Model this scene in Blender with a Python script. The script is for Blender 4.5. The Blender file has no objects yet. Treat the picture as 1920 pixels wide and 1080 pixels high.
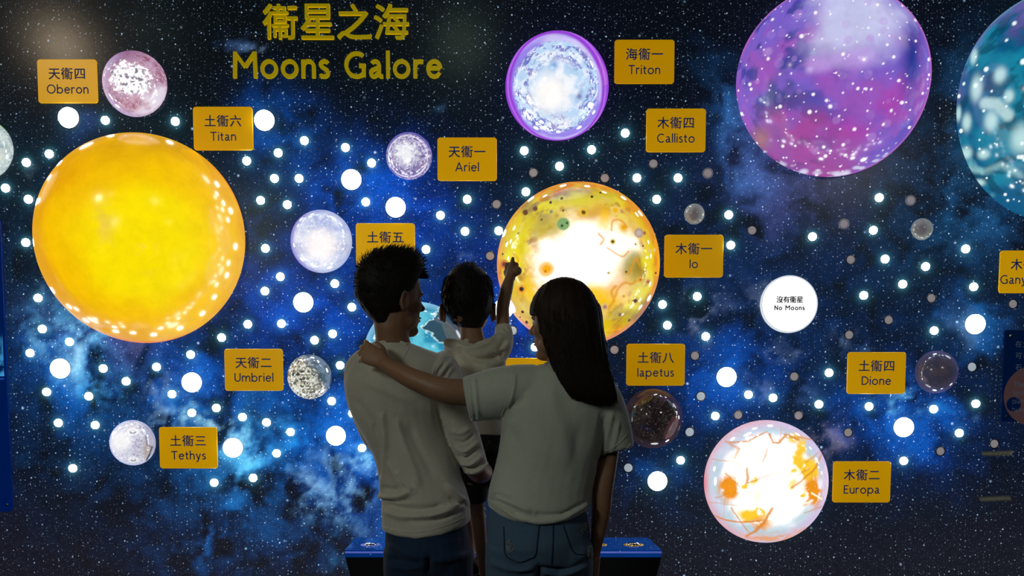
import bpy, bmesh, math, random
import numpy as np
from mathutils import Vector, Matrix
from mathutils.bvhtree import BVHTree

# ------------------------------------------------------------------ camera, world, lights, exposure
SC = bpy.context.scene
COL = SC.collection
CAM_Z, PITCH, FPX, CX, CY = 1.30, math.radians(4.7), 1867.0, 960.0, 900.0   # 35 mm lens, shifted up (upright-corrected picture)
cam_data = bpy.data.cameras.new('camera')
cam_data.sensor_width = 36.0
cam_data.lens = 36.0 * FPX / 1920.0
cam_data.shift_y = (CY - 540.0) / 1920.0
cam = bpy.data.objects.new('camera', cam_data)
cam.location = (0, 0, CAM_Z)
cam.rotation_euler = (math.pi / 2 - PITCH, 0, 0)
COL.objects.link(cam)
SC.camera = cam

world = bpy.data.worlds.new('dark_hall')
SC.world = world
world.use_nodes = True
world.node_tree.nodes['Background'].inputs[0].default_value = (0.5, 0.6, 0.55, 1)
world.node_tree.nodes['Background'].inputs[1].default_value = 0.01

SC.view_settings.view_transform = 'Standard'
SC.view_settings.look = 'None'
SC.view_settings.exposure = 0.0
SC.view_settings.gamma = 1.0
SC.view_settings.use_curve_mapping = False
try:
    SC.cycles.use_denoising = True
    SC.cycles.max_bounces = 6
    SC.cycles.caustics_reflective = False
    SC.cycles.caustics_refractive = False
    SC.cycles.sample_clamp_indirect = 4.0
except Exception:
    pass

WALL_Y = 4.5


def area_light(name, loc, target, power, size, color, shape='DISK', spread=math.pi):
    l = bpy.data.lights.new(name, 'AREA')
    l.shape = shape
    l.size = size
    l.energy = power
    l.color = color
    l.spread = spread
    o = bpy.data.objects.new(name, l)
    o.location = loc
    o.rotation_euler = (Vector(target) - Vector(loc)).to_track_quat('-Z', 'Y').to_euler()
    COL.objects.link(o)
    return o


# added fills and ceiling spots behind the visitors (the spots show as soft glows in the satin wall)
area_light('hall_fill_light', (-2.5, -0.4, 2.8), (-0.15, 3.1, 0.95), 2.4, 0.8, (0.93, 1.0, 0.88), spread=math.radians(56))  # added fill for the backs, slanted to bring out shirt folds
area_light('hall_fill_light', (3.4, -1.2, 3.78), (1.5, 4.4, 0.5), 2.6, 1.0, (1.0, 0.97, 0.9), spread=math.radians(56))  # added fill to brighten the tape and the right wall
area_light('ceiling_spot', (-3.06, 2.0, 3.68), (-3.1, 4.5, 2.9), 7.0, 0.26, (1.0, 0.78, 0.52))
area_light('ceiling_spot', (-0.34, 2.0, 3.70), (-0.3, 4.5, 2.4), 0.9, 0.34, (0.75, 1.0, 0.72))
area_light('ceiling_spot', (-2.47, 2.0, 3.86), (-2.3, 4.5, 2.4), 0.4, 0.34, (0.7, 1.0, 0.8))


# ------------------------------------------------------------------ projection helpers
FWD = np.array([0, math.cos(PITCH), -math.sin(PITCH)])
UP = np.array([0, math.sin(PITCH), math.cos(PITCH)])
EYE = np.array([0, 0, CAM_Z])


def ray(px, py):
    return np.array([(px - CX) / FPX, 0, 0]) + UP * ((CY - py) / FPX) + FWD


def at(px, py, Y):
    """World point at depth Y whose direction from the viewpoint is read off the photograph."""
    d = ray(px, py)
    return EYE + d * (Y / d[1])


def proj(v):
    v = np.asarray(v, float) - EYE
    dep = v @ FWD
    return np.stack([CX + FPX * v[..., 0] / dep, CY - FPX * (v @ UP) / dep], -1)


def wz(px, z, Y):
    """World point at depth Y and height z, sideways position from a photo column."""
    dep = Y * math.cos(PITCH) + (CAM_Z - z) * math.sin(PITCH)
    return np.array([(px - CX) / FPX * dep, Y, z])


# ------------------------------------------------------------------ object helpers
def tag(o, label=None, cat=None, group=None, kind=None):
    if label: o['label'] = label
    if cat: o['category'] = cat
    if group: o['group'] = group
    if kind: o['kind'] = kind
    return o


def empty(name, loc):
    o = bpy.data.objects.new(name, None)
    o.location = loc
    o.empty_display_size = 0.05
    COL.objects.link(o)
    return o


def wpos(o):
    p = Vector((0, 0, 0))
    while o is not None:
        p = p + o.location
        o = o.parent
    return np.array(p)


def mesh_from(name, v, f, smooth=True):
    me = bpy.data.meshes.new(name)
    v = np.asarray(v, np.float32)
    if isinstance(f, np.ndarray):
        n, k = f.shape
        me.vertices.add(len(v)); me.vertices.foreach_set('co', v.ravel())
        me.loops.add(n * k); me.loops.foreach_set('vertex_index', f.astype(np.int32).ravel())
        me.polygons.add(n); me.polygons.foreach_set('loop_start', np.arange(0, n * k, k, dtype=np.int32))
        me.update(calc_edges=True)
    else:
        me.from_pydata([tuple(map(float, a)) for a in v], [], f)
        me.update()
    if smooth:
        me.shade_smooth()
    return me


def obj(name, v, f, mat, parent=None, smooth=True):
    v = np.asarray(v, float)
    if parent is not None:
        v = v - wpos(parent)
    me = mesh_from(name, v, f, smooth)
    if mat: me.materials.append(mat)
    o = bpy.data.objects.new(name, me)
    o.parent = parent
    COL.objects.link(o)
    return o


def join(geoms):
    vs, fs, n = [], [], 0
    for v, f in geoms:
        v = np.asarray(v, float)
        vs.append(v)
        fs += [tuple(int(i) + n for i in q) for q in f]
        n += len(v)
    return np.concatenate(vs), fs


def box(x0, x1, y0, y1, z0, z1):
    v = [(x, y, z) for z in (z0, z1) for y in (y0, y1) for x in (x0, x1)]
    return np.array(v, float), [(0, 2, 3, 1), (4, 5, 7, 6), (0, 1, 5, 4), (2, 6, 7, 3), (0, 4, 6, 2), (1, 3, 7, 5)]


def ellip(c, r, R=None, n=20):
    v, f = [], []
    for i in range(1, n // 2):
        a = math.pi * i / (n // 2)
        for j in range(n):
            b = 2 * math.pi * j / n
            v.append((math.sin(a) * math.cos(b), math.sin(a) * math.sin(b), math.cos(a)))
    v += [(0, 0, 1), (0, 0, -1)]
    m = n // 2 - 1
    for i in range(m - 1):
        for j in range(n):
            f.append((i * n + j, (i + 1) * n + j, (i + 1) * n + (j + 1) % n, i * n + (j + 1) % n))
    for j in range(n):
        f.append((m * n, j, (j + 1) % n))
        f.append((m * n + 1, (m - 1) * n + (j + 1) % n, (m - 1) * n + j))
    v = np.array(v) * np.asarray(r, float)
    if R is not None: v = v @ np.asarray(R, float).T
    return v + np.asarray(c, float), f


def catmull(P, k=4):
    P = np.asarray(P, float)
    Q = np.vstack([2 * P[0] - P[1], P, 2 * P[-1] - P[-2]])
    out = []
    for i in range(len(P) - 1):
        a, b, c, d = Q[i:i + 4]
        for j in range(k):
            t = j / k
            out.append(0.5 * (2 * b + (c - a) * t + (2 * a - 5 * b + 4 * c - d) * t * t + (3 * b - a - 3 * c + d) * t ** 3))
    out.append(P[-1])
    return np.array(out)


def limb(pts, n=18, k=4, ref=(0, 1, 0), cap=0.6, horiz=False):
    """pts: (x, y, z, r_side, r_depth). Elliptical tube, rounded ends. horiz keeps every ring level."""
    P = catmull(np.array([list(p) if len(p) == 5 else list(p) + [p[3]] for p in pts], float), k)
    C, rs, rd = P[:, :3], np.maximum(P[:, 3], .0015), np.maximum(P[:, 4], .0015)
    T = np.gradient(C, axis=0)
    T /= np.linalg.norm(T, axis=1)[:, None] + 1e-12
    ref = np.asarray(ref, float)
    rows = []
    side0 = None
    for i in range(len(C)):
        t = T[i]
        if horiz:
            s, d = np.array([1., 0, 0]), np.array([0, 1., 0])
        else:
            s = np.cross(t, ref)
            if np.linalg.norm(s) < .25:
                s = side0 if side0 is not None else np.cross(t, (0, 0, 1.))
                s = s - t * (s @ t)
            s = s / np.linalg.norm(s)
            if side0 is not None and s @ side0 < 0: s = -s
            side0 = s
            d = np.cross(s, t)
        rows.append((C[i], s, d, rs[i], rd[i], t))
    full = []
    c, s, d, a, b, t = rows[0]
    m = min(a, b)
    for q in (0.95, 0.6):
        full.append((c - t * m * cap * q, s, d, a * math.sqrt(1 - q * q), b * math.sqrt(1 - q * q)))
    full += [r[:5] for r in rows]
    c, s, d, a, b, t = rows[-1]
    m = min(a, b)
    for q in (0.6, 0.95):
        full.append((c + t * m * cap * q, s, d, a * math.sqrt(1 - q * q), b * math.sqrt(1 - q * q)))
    ang = np.arange(n) * 2 * math.pi / n
    v = np.concatenate([c + np.outer(np.cos(ang) * a, s) + np.outer(np.sin(ang) * b, d) for c, s, d, a, b in full])
    f = []
    R = len(full)
    for i in range(R - 1):
        for j in range(n):
            f.append((i * n + j, i * n + (j + 1) % n, (i + 1) * n + (j + 1) % n, (i + 1) * n + j))
    f.append(tuple(range(n - 1, -1, -1)))
    f.append(tuple((R - 1) * n + j for j in range(n)))
    return v, f


def px_limb(pts, **kw):
    """pts: (px, py, Y, r_px, r_depth_metres or None)"""
    out = []
    for p in pts:
        px, py, Y, r = p[:4]
        w = at(px, py, Y)
        rm = r * Y / FPX
        out.append((w[0], w[1], w[2], rm, rm if len(p) < 5 or p[4] is None else p[4]))
    return limb(out, **kw)


def blob(name, geoms, voxel, smooth_it, mat, parent, disp=None, factor=0.5):
    """Union of closed shapes as one continuous surface."""
    v, f = join(geoms)
    me = mesh_from('tmp', v, f)
    o = bpy.data.objects.new('tmp', me)
    COL.objects.link(o)
    m = o.modifiers.new('r', 'REMESH'); m.mode = 'VOXEL'; m.voxel_size = voxel; m.use_smooth_shade = True
    if smooth_it:
        m = o.modifiers.new('s', 'SMOOTH'); m.iterations = smooth_it; m.factor = factor
    dg = bpy.context.evaluated_depsgraph_get()
    ev = o.evaluated_get(dg)
    out = bpy.data.meshes.new_from_object(ev, depsgraph=dg)
    bpy.data.objects.remove(o)
    bpy.data.meshes.remove(me)
    out.name = name
    n = len(out.vertices)
    co = np.empty(n * 3, np.float32); out.vertices.foreach_get('co', co); co = co.reshape(-1, 3).astype(float)
    if disp is not None:
        no = np.empty(n * 3, np.float32); out.vertices.foreach_get('normal', no); no = no.reshape(-1, 3).astype(float)
        co = disp(co, no)
    loc = wpos(parent) if parent is not None else np.zeros(3)
    out.vertices.foreach_set('co', (co - loc).astype(np.float32).ravel())
    out.update()
    out.shade_smooth()
    if mat: out.materials.append(mat)
    ob = bpy.data.objects.new(name, out)
    ob.parent = parent
    COL.objects.link(ob)
    return ob


# ------------------------------------------------------------------ numpy noise
def _hash(ix, iy, iz, seed):
    h = (ix.astype(np.int64) * 374761393 + iy.astype(np.int64) * 668265263 + iz.astype(np.int64) * 2147483647 + seed * 974711) & 0x7fffffff
    h = ((h ^ (h >> 13)) * 1274126177) & 0x7fffffff
    h = h ^ (h >> 16)
    return (h & 0xffff) / 65535.0


def vnoise(p, seed=0):
    i = np.floor(p).astype(np.int64)
    f = p - i
    f = f * f * f * (f * (f * 6 - 15) + 10)
    r = 0
    for dx in (0, 1):
        wx = f[:, 0] if dx else 1 - f[:, 0]
        for dy in (0, 1):
            wy = f[:, 1] if dy else 1 - f[:, 1]
            for dz in (0, 1):
                w = f[:, 2] if dz else 1 - f[:, 2]
                r = r + wx * wy * w * _hash(i[:, 0] + dx, i[:, 1] + dy, i[:, 2] + dz, seed)
    return r


def fbm(p, octaves=5, seed=0, gain=.5):
    a, s, t = 1.0, 0.0, 0.0
    p = np.asarray(p, float)
    for o in range(octaves):
        s = s + a * vnoise(p * (2.03 ** o) + 17.3 * o, seed + o)
        t += a
        a *= gain
    return s / t


def sstep(a, b, x):
    t = np.clip((x - a) / (b - a), 0, 1)
    return t * t * (3 - 2 * t)


def L(r, g, b):
    c = np.array([r, g, b], float) / 255
    return np.where(c <= .04045, c / 12.92, ((c + .055) / 1.055) ** 2.4)


def mixc(a, b, t):
    return a * (1 - t[:, None]) + b * t[:, None]


def seg_dist(x, y, pts):
    d = np.full(x.shape, 1e9)
    for (ax, ay), (bx, by) in zip(pts[:-1], pts[1:]):
        vx, vy = bx - ax, by - ay
        t = np.clip(((x - ax) * vx + (y - ay) * vy) / (vx * vx + vy * vy + 1e-9), 0, 1)
        d = np.minimum(d, np.hypot(x - ax - t * vx, y - ay - t * vy))
    return d


# ------------------------------------------------------------------ materials
def new_mat(name):
    m = bpy.data.materials.new(name)
    m.use_nodes = True
    nt = m.node_tree
    return m, nt, nt.nodes['Principled BSDF']


def nd(nt, typ, inputs=None, **attrs):
    n = nt.nodes.new(typ)
    for k, v in attrs.items(): setattr(n, k, v)
    for k, v in (inputs or {}).items():
        if hasattr(v, 'is_linked') or isinstance(v, bpy.types.NodeSocket):
            nt.links.new(v, n.inputs[k])
        else:
            n.inputs[k].default_value = v
    return n


def mth(nt, op, a, b=None, c=None, clamp=False):
    n = nt.nodes.new('ShaderNodeMath'); n.operation = op; n.use_clamp = clamp
    for i, v in enumerate((a, b, c)):
        if v is None: continue
        if isinstance(v, bpy.types.NodeSocket): nt.links.new(v, n.inputs[i])
        else: n.inputs[i].default_value = v
    return n.outputs[0]


def plain(name, color, rough=.5, spec=.5, metal=0, emit=None, estr=0, noise=0.12, nscale=60, bump=0, coat=0, sheen=0, alpha=1):
    m, nt, b = new_mat(name)
    tc = nd(nt, 'ShaderNodeTexCoord')
    nz = nd(nt, 'ShaderNodeTexNoise', {'Vector': tc.outputs['Object'], 'Scale': nscale, 'Detail': 4.0})
    hs = nd(nt, 'ShaderNodeMapRange', {'Value': nz.outputs['Fac'], 'From Min': .3, 'From Max': .7, 'To Min': 1 - noise, 'To Max': 1 + noise})
    mul = nd(nt, 'ShaderNodeVectorMath', {0: tuple(color[:3])}, operation='SCALE')
    nt.links.new(hs.outputs[0], mul.inputs['Scale'])
    nt.links.new(mul.outputs[0], b.inputs['Base Color'])
    b.inputs['Roughness'].default_value = rough
    b.inputs['Specular IOR Level'].default_value = spec
    b.inputs['Metallic'].default_value = metal
    b.inputs['Coat Weight'].default_value = coat
    b.inputs['Coat Roughness'].default_value = .05
    b.inputs['Sheen Weight'].default_value = sheen
    b.inputs['Sheen Roughness'].default_value = .4
    if emit is not None:
        b.inputs['Emission Color'].default_value = (*emit, 1)
        b.inputs['Emission Strength'].default_value = estr
    if bump:
        bp = nd(nt, 'ShaderNodeBump', {'Height': nz.outputs['Fac'], 'Strength': bump, 'Distance': .002})
        nt.links.new(bp.outputs[0], b.inputs['Normal'])
    return m


# ------------------------------------------------------------------ the printed star wall
def wall_px(px, py): return at(px, py, WALL_Y)


NEB = [  # photo column, row, spread x, spread y, tilt, colour, turbulence, threshold
    (600, 480, 250, 150, 0, (0, 42, 100), .7), (300, 720, 300, 130, 0, (0, 52, 110), .7), (640, 640, 170, 160, 0, (0, 42, 120), .5),
    (120, 560, 110, 200, 0, (8, 46, 84), .7), (560, 900, 230, 110, 10, (8, 66, 126), .9), (520, 1010, 250, 70, 0, (6, 40, 92), .8),
    (380, 960, 120, 110, 20, (2, 40, 80), 1.1), (120, 860, 160, 70, 0, (4, 30, 62), .8),
    (1330, 600, 200, 170, 0, (2, 34, 84), .6), (1600, 700, 220, 150, 0, (2, 36, 88), .6), (1680, 470, 220, 150, 0, (2, 32, 70), .6),
    (1400, 480, 120, 100, 0, (6, 26, 64), .6), (1250, 330, 120, 90, 0, (4, 20, 52), .6), (1770, 330, 60, 120, 10, (14, 66, 104), .6),
    (1790, 180, 40, 110, 8, (6, 40, 70), .7), (1430, 290, 50, 70, -30, (62, 78, 150), .5), (1385, 250, 40, 90, -15, (16, 76, 134), .8),
    (1480, 360, 90, 50, 0, (48, 48, 92), .7), (1840, 420, 70, 60, 0, (18, 66, 110), .8),
    (200, 640, 110, 40, 25, (64, 54, 84), 1.0), (240, 610, 50, 30, 20, (70, 58, 80), 1.2),
    # blue print with the big lamps' halo light painted into its colour
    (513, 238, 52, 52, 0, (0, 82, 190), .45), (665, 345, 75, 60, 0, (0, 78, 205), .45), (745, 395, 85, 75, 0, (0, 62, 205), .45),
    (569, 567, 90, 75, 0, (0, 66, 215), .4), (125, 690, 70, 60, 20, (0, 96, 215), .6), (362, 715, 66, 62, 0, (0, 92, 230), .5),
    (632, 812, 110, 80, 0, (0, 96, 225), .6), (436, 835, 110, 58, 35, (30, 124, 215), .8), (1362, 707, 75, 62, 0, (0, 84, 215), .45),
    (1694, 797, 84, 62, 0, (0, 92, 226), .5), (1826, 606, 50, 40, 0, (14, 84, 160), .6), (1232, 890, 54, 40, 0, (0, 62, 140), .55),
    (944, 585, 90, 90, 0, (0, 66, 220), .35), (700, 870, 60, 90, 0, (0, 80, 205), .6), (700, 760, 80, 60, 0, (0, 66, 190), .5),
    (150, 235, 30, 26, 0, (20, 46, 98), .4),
    # pale dust
    (122, 648, 52, 40, 30, (100, 170, 216), 1.8), (150, 625, 90, 30, 60, (40, 110, 160), 1.8), (178, 700, 60, 30, 50, (40, 110, 170), 1.7),
    (135, 670, 24, 20, 0, (140, 205, 240), 1.0),
    (305, 765, 26, 48, 20, (92, 120, 140), 1.7), (340, 800, 44, 30, 30, (90, 130, 160), 1.6), (420, 800, 40, 22, 30, (140, 195, 225), 1.7),
    (462, 842, 30, 46, 20, (86, 180, 232), 1.7), (395, 790, 30, 20, 0, (120, 190, 220), 1.6),
    (570, 880, 34, 22, 0, (92, 126, 156), 1.8), (645, 905, 56, 40, 10, (96, 144, 190), 1.8), (680, 880, 30, 40, 0, (110, 170, 215), 1.6),
    (640, 950, 36, 30, 0, (70, 110, 150), 1.8), (600, 950, 40, 24, 0, (60, 96, 130), 1.7), (695, 860, 24, 30, 0, (80, 160, 230), 1.4),
    (630, 1020, 30, 34, 0, (30, 80, 120), 1.6), (500, 840, 60, 46, -30, (20, 100, 180), 1.4), (455, 900, 30, 50, 10, (10, 80, 150), 1.5),
    (380, 1000, 26, 40, 10, (10, 60, 120), 1.6), (555, 830, 40, 30, 0, (10, 80, 170), 1.3),
    (465, 80, 26, 20, 10, (52, 74, 104), 1.7), (448, 70, 30, 20, 0, (16, 34, 66), 1.3), (480, 82, 10, 9, 0, (90, 110, 130), 1.1),
    (37, 325, 6, 9, 30, (110, 130, 150), .9), (829, 195, 10, 9, 0, (40, 74, 104), .8), (853, 505, 14, 12, 0, (70, 96, 120), 1.2),
    (1310, 590, 22, 34, 15, (92, 104, 124), 1.6), (1330, 555, 24, 20, 0, (50, 62, 90), 1.5), (1408, 555, 20, 26, 30, (88, 100, 122), 1.7),
    (1470, 655, 26, 16, 0, (66, 82, 108), 1.6), (1588, 640, 20, 22, 0, (70, 90, 116), 1.7), (1430, 735, 14, 18, 0, (72, 92, 130), 1.6),
    (1557, 825, 24, 30, 30, (104, 96, 112), 1.7), (1540, 800, 14, 14, 0, (90, 80, 100), 1.5), (1692, 768, 26, 22, 0, (90, 170, 236), 1.6),
    (1815, 772, 16, 10, 0, (62, 96, 130), 1.5), (1800, 612, 18, 18, 0, (84, 120, 170), .6), (1730, 750, 40, 30, 0, (20, 90, 170), 1.4),
    (1640, 660, 20, 20, 0, (40, 70, 110), 1.5), (1510, 745, 22, 16, 0, (40, 60, 100), 1.5),
    (1445, 40, 20, 20, 0, (8, 12, 22), .5), (140, 540, 60, 26, 20, (50, 56, 76), 1.3), (80, 590, 40, 30, 0, (20, 60, 96), 1.2),
]


def mural_color(px, py):
    n = len(px)
    q = np.stack([px / 60.0, py / 60.0, np.zeros(n)], -1)
    w1 = fbm(q * 1.0, 4, 11) - .5
    w2 = fbm(q * 1.0 + 31, 4, 12) - .5
    f1 = fbm(q * 1.6 + np.stack([w1 * 2, w2 * 2, w1 * 0], -1), 6, 21, .55)
    f2 = fbm(q * 3.4 + np.stack([w2 * 3, w1 * 3, w1 * 0], -1), 5, 33, .6)
    wx, wy = px + w1 * 90, py + w2 * 90
    base = np.zeros((n, 3))
    v = sstep(820, 1080, py)
    base += L(7, 8, 15) * (1 - v)[:, None] + L(25, 24, 33) * v[:, None]
    base += L(4, 8, 22) * (1 - v)[:, None] * sstep(80, 400, py)[:, None]
    add = np.zeros((n, 3))
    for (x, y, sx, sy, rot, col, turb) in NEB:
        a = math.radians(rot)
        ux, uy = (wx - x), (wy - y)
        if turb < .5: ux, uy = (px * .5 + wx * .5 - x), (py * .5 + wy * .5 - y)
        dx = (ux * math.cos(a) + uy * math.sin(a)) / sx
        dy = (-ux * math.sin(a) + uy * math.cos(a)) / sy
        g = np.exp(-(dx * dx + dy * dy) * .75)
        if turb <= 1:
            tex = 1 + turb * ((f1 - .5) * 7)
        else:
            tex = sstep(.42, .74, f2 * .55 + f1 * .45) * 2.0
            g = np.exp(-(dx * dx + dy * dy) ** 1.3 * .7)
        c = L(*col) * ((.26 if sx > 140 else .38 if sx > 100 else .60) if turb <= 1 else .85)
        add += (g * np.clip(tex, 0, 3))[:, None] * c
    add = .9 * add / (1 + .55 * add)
    dens = np.clip(.35 + add.sum(1) * 3.0 + .3 * f1, 0, 1.5)
    return base + add, dens


def build_wall():
    x0, x1, z0, z1, st = -3.75, 3.75, 0.0, 3.9, .0105
    nx, nz = int((x1 - x0) / st) + 1, int((z1 - z0) / st) + 1
    X, Z = np.meshgrid(np.linspace(x0, x1, nx), np.linspace(z0, z1, nz))
    v = np.stack([X.ravel(), np.full(X.size, WALL_Y), Z.ravel()], -1)
    i = np.arange(nz - 1)[:, None] * nx + np.arange(nx - 1)[None]
    i = i.ravel()
    f = np.stack([i, i + 1, i + 1 + nx, i + nx], -1)
    p = proj(v)
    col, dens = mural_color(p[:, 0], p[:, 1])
    m, nt, b = new_mat('backlit_star_print')
    o = obj('wall_back', v, f, m, smooth=False)
    tag(o, kind='structure')
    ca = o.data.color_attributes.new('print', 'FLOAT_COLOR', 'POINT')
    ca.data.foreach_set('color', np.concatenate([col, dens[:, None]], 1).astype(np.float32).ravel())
    at_ = nd(nt, 'ShaderNodeAttribute', attribute_name='print')
    tc = nd(nt, 'ShaderNodeTexCoord')
    sp = nd(nt, 'ShaderNodeSeparateXYZ', {0: tc.outputs['Object']})
    vec = nd(nt, 'ShaderNodeCombineXYZ', {0: sp.outputs[0], 1: sp.outputs[2]})
    nz_ = nd(nt, 'ShaderNodeTexNoise', {'Vector': vec.outputs[0], 'Scale': 38.0, 'Detail': 5.0, 'Roughness': .7})
    grain = nd(nt, 'ShaderNodeMapRange', {'Value': nz_.outputs['Fac'], 'From Min': .25, 'From Max': .75, 'To Min': .72, 'To Max': 1.3})
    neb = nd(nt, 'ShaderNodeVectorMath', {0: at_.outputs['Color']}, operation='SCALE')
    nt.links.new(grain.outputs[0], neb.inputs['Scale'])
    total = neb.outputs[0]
    for scale, rad, gain, thr, pw, soft, tint, usedens in (
            (78, .0019, .20, .30, 1.8, 1.0, (.62, .74, 1.0), .7), (44, .0024, .85, .45, 2.2, 1.0, (.45, .72, 1.0), .8),
            (17, .0038, 1.5, .5, 2.6, 1.6, (.35, .68, 1.0), .75), (5.0, .0078, 1.3, .45, 3.0, 2.2, (.35, .62, 1.0), .3)):
        vo = nd(nt, 'ShaderNodeTexVoronoi', {'Vector': vec.outputs[0], 'Scale': float(scale)}, voronoi_dimensions='2D')
        r = rad * scale
        m1 = nd(nt, 'ShaderNodeMapRange', {'Value': vo.outputs['Distance'], 'From Min': r * 1.25, 'From Max': r * .1, 'To Min': 0.0, 'To Max': 1.0})
        fall = mth(nt, 'POWER', m1.outputs[0], soft)
        sc = nd(nt, 'ShaderNodeSeparateColor', {0: vo.outputs['Color']})
        on = nd(nt, 'ShaderNodeMapRange', {'Value': sc.outputs[0], 'From Min': thr, 'From Max': 1.0, 'To Min': 0.0, 'To Max': 1.0})
        br = mth(nt, 'POWER', on.outputs[0], pw)
        br = mth(nt, 'MULTIPLY', mth(nt, 'MULTIPLY', fall, br), gain)
        dm = mth(nt, 'MULTIPLY_ADD', at_.outputs['Alpha'], usedens, 1 - usedens * .6)
        br = mth(nt, 'MULTIPLY', br, dm)
        tn = nd(nt, 'ShaderNodeMix', {'Factor': sc.outputs[1], 6: (*tint, 1), 7: (.62, .80, 1, 1)}, data_type='RGBA')
        st_ = nd(nt, 'ShaderNodeVectorMath', {0: tn.outputs[2]}, operation='SCALE')
        nt.links.new(br, st_.inputs['Scale'])
        ad = nd(nt, 'ShaderNodeVectorMath', {0: total, 1: st_.outputs[0]}, operation='ADD')
        total = ad.outputs[0]
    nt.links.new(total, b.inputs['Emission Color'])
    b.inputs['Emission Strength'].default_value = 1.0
    b.inputs['Base Color'].default_value = (.009, .036, .048, 1)
    b.inputs['Roughness'].default_value = .19
    b.inputs['Specular IOR Level'].default_value = .2
    bp = nd(nt, 'ShaderNodeBump', {'Height': nz_.outputs['Fac'], 'Strength': .06, 'Distance': .002})
    nt.links.new(bp.outputs[0], b.inputs['Normal'])
    m.cycles.emission_sampling = 'NONE'
    return o


build_wall()
dark_paint = plain('dark_wall_paint', (.03, .032, .036), .8)
carpet = plain('dark_carpet', (.035, .035, .045), .95, noise=.4, nscale=220, bump=.4)
ceil_m = plain('black_ceiling', (.02, .02, .02), .9)
for nm, bx, mt in (('floor', box(-3.9, 3.9, -4.0, 4.6, -.1, 0), carpet), ('ceiling', box(-3.9, 3.9, -4.0, 4.6, 3.9, 4.0), ceil_m),
                   ('wall_left', box(-3.9, -3.75, -4.0, 4.6, 0, 3.9), dark_paint), ('wall_right', box(3.75, 3.9, -4.0, 4.6, 0, 3.9), dark_paint),
                   ('wall_front', box(-3.9, 3.9, -4.1, -4.0, 0, 3.9), dark_paint)):
    tag(obj(nm, *bx, mt, smooth=False), kind='structure')


# ------------------------------------------------------------------ domes
def dome_mesh(n, depth=1.0, back=0.0):
    """Uniform grid folded onto a hemisphere of radius 1 bulging towards -Y."""
    g = np.linspace(-1, 1, n)
    A, B = np.meshgrid(g, g)
    a, b = A.ravel(), B.ravel()
    swap = np.abs(a) > np.abs(b)
    with np.errstate(divide='ignore', invalid='ignore'):
        r = np.where(swap, a, b)
        phi = np.where(swap, (math.pi / 4) * (b / a), math.pi / 2 - (math.pi / 4) * (a / b))
    phi = np.nan_to_num(phi)
    rr = np.sin(np.abs(r) * math.pi / 2) * np.sign(r)
    x, z = rr * np.cos(phi), rr * np.sin(phi)
    y = -np.cos(np.abs(r) * math.pi / 2) * depth
    v = np.stack([x, y, z], -1)
    i = (np.arange(n - 1)[:, None] * n + np.arange(n - 1)[None]).ravel()
    f = np.stack([i, i + 1, i + 1 + n, i + n], -1)
    return v, f


def fit_dome(x0, x1, y0, y1, depth, R=None):
    """Centre and radii on the wall so that the seen outline fills the given photo box."""
    v, _ = dome_mesh(33, depth)
    c = at((x0 + x1) / 2, (y0 + y1) / 2, WALL_Y)
    rx = (x1 - x0) / 2 * WALL_Y / FPX if R is None else R
    rz = (y1 - y0) / 2 * WALL_Y / FPX if R is None else R
    for _i in range(12):
        p = proj(v * np.array([rx, (rx + rz) / 2, rz]) + c)
        lo, hi = p.min(0), p.max(0)
        c[0] += ((x0 + x1) / 2 - (lo[0] + hi[0]) / 2) * WALL_Y / FPX * .9
        c[2] -= ((y0 + y1) / 2 - (lo[1] + hi[1]) / 2) * WALL_Y / FPX * .9
        if R is None:
            rx *= 1 + .8 * ((x1 - x0) / (hi[0] - lo[0]) - 1)
            rz *= 1 + .8 * ((y1 - y0) / (hi[1] - lo[1]) - 1)
            m = (rx + rz) / 2                        # a real globe: keep it nearly round
            rx, rz = m + (rx - m) * .6, m + (rz - m) * .6
    c[1] = WALL_Y
    return c, rx, rz


def T_titan(s, t, p, r):
    n = fbm(p * 2.2, 4, 3)
    d = np.clip(r + (n - .5) * .35, 0, 1.2)
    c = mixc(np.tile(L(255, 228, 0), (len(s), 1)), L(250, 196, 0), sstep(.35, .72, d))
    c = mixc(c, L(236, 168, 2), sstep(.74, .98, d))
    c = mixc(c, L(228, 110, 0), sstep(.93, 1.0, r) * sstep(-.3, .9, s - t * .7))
    c = mixc(c, L(214, 160, 10), sstep(.6, .95, t + (n - .5) * .3) * .8)
    pt = np.exp(-(((s + .35) / .07) ** 2 + ((t - .13) / .14) ** 2)) * sstep(.4, .6, fbm(p * 9, 3, 5) + .12)
    pt += np.exp(-(((s) / .06) ** 2 + ((t + .1) / .12) ** 2)) * sstep(.45, .6, fbm(p * 9, 3, 8))
    return mixc(c, L(240, 205, 70), np.clip(pt, 0, 1) * .8)


def T_oberon(s, t, p, r):
    a, f = fbm(p * 2.5, 4, 4), fbm(p * 9, 5, 6, .65)
    c = mixc(np.tile(L(150, 92, 118), (len(s), 1)), L(196, 160, 186), sstep(.35, .65, f))
    c = mixc(c, L(112, 70, 128), sstep(.45, .95, -s * .4 + t * .7 + (f - .5)) * .8)
    c = mixc(c, L(232, 222, 236), sstep(.2, .6, s * .55 - t * .6 + (a - .5) * .8) * sstep(1.0, .8, r) * .9)
    c = mixc(c, L(196, 176, 216), sstep(.75, .95, r) * sstep(.2, -.6, s + t * .4) * .7)
    w = sstep(.72, .5, np.hypot((s + .14) / .95, (t - .14) / .75) + (f - .5) * 1.3)
    c = mixc(c, np.array([1.25, 1.2, 1.25]), w)
    k = sstep(.53, .60, fbm(p * 11, 4, 9, .6)) * w
    return mixc(c, L(64, 50, 84), k * .85)


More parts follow.
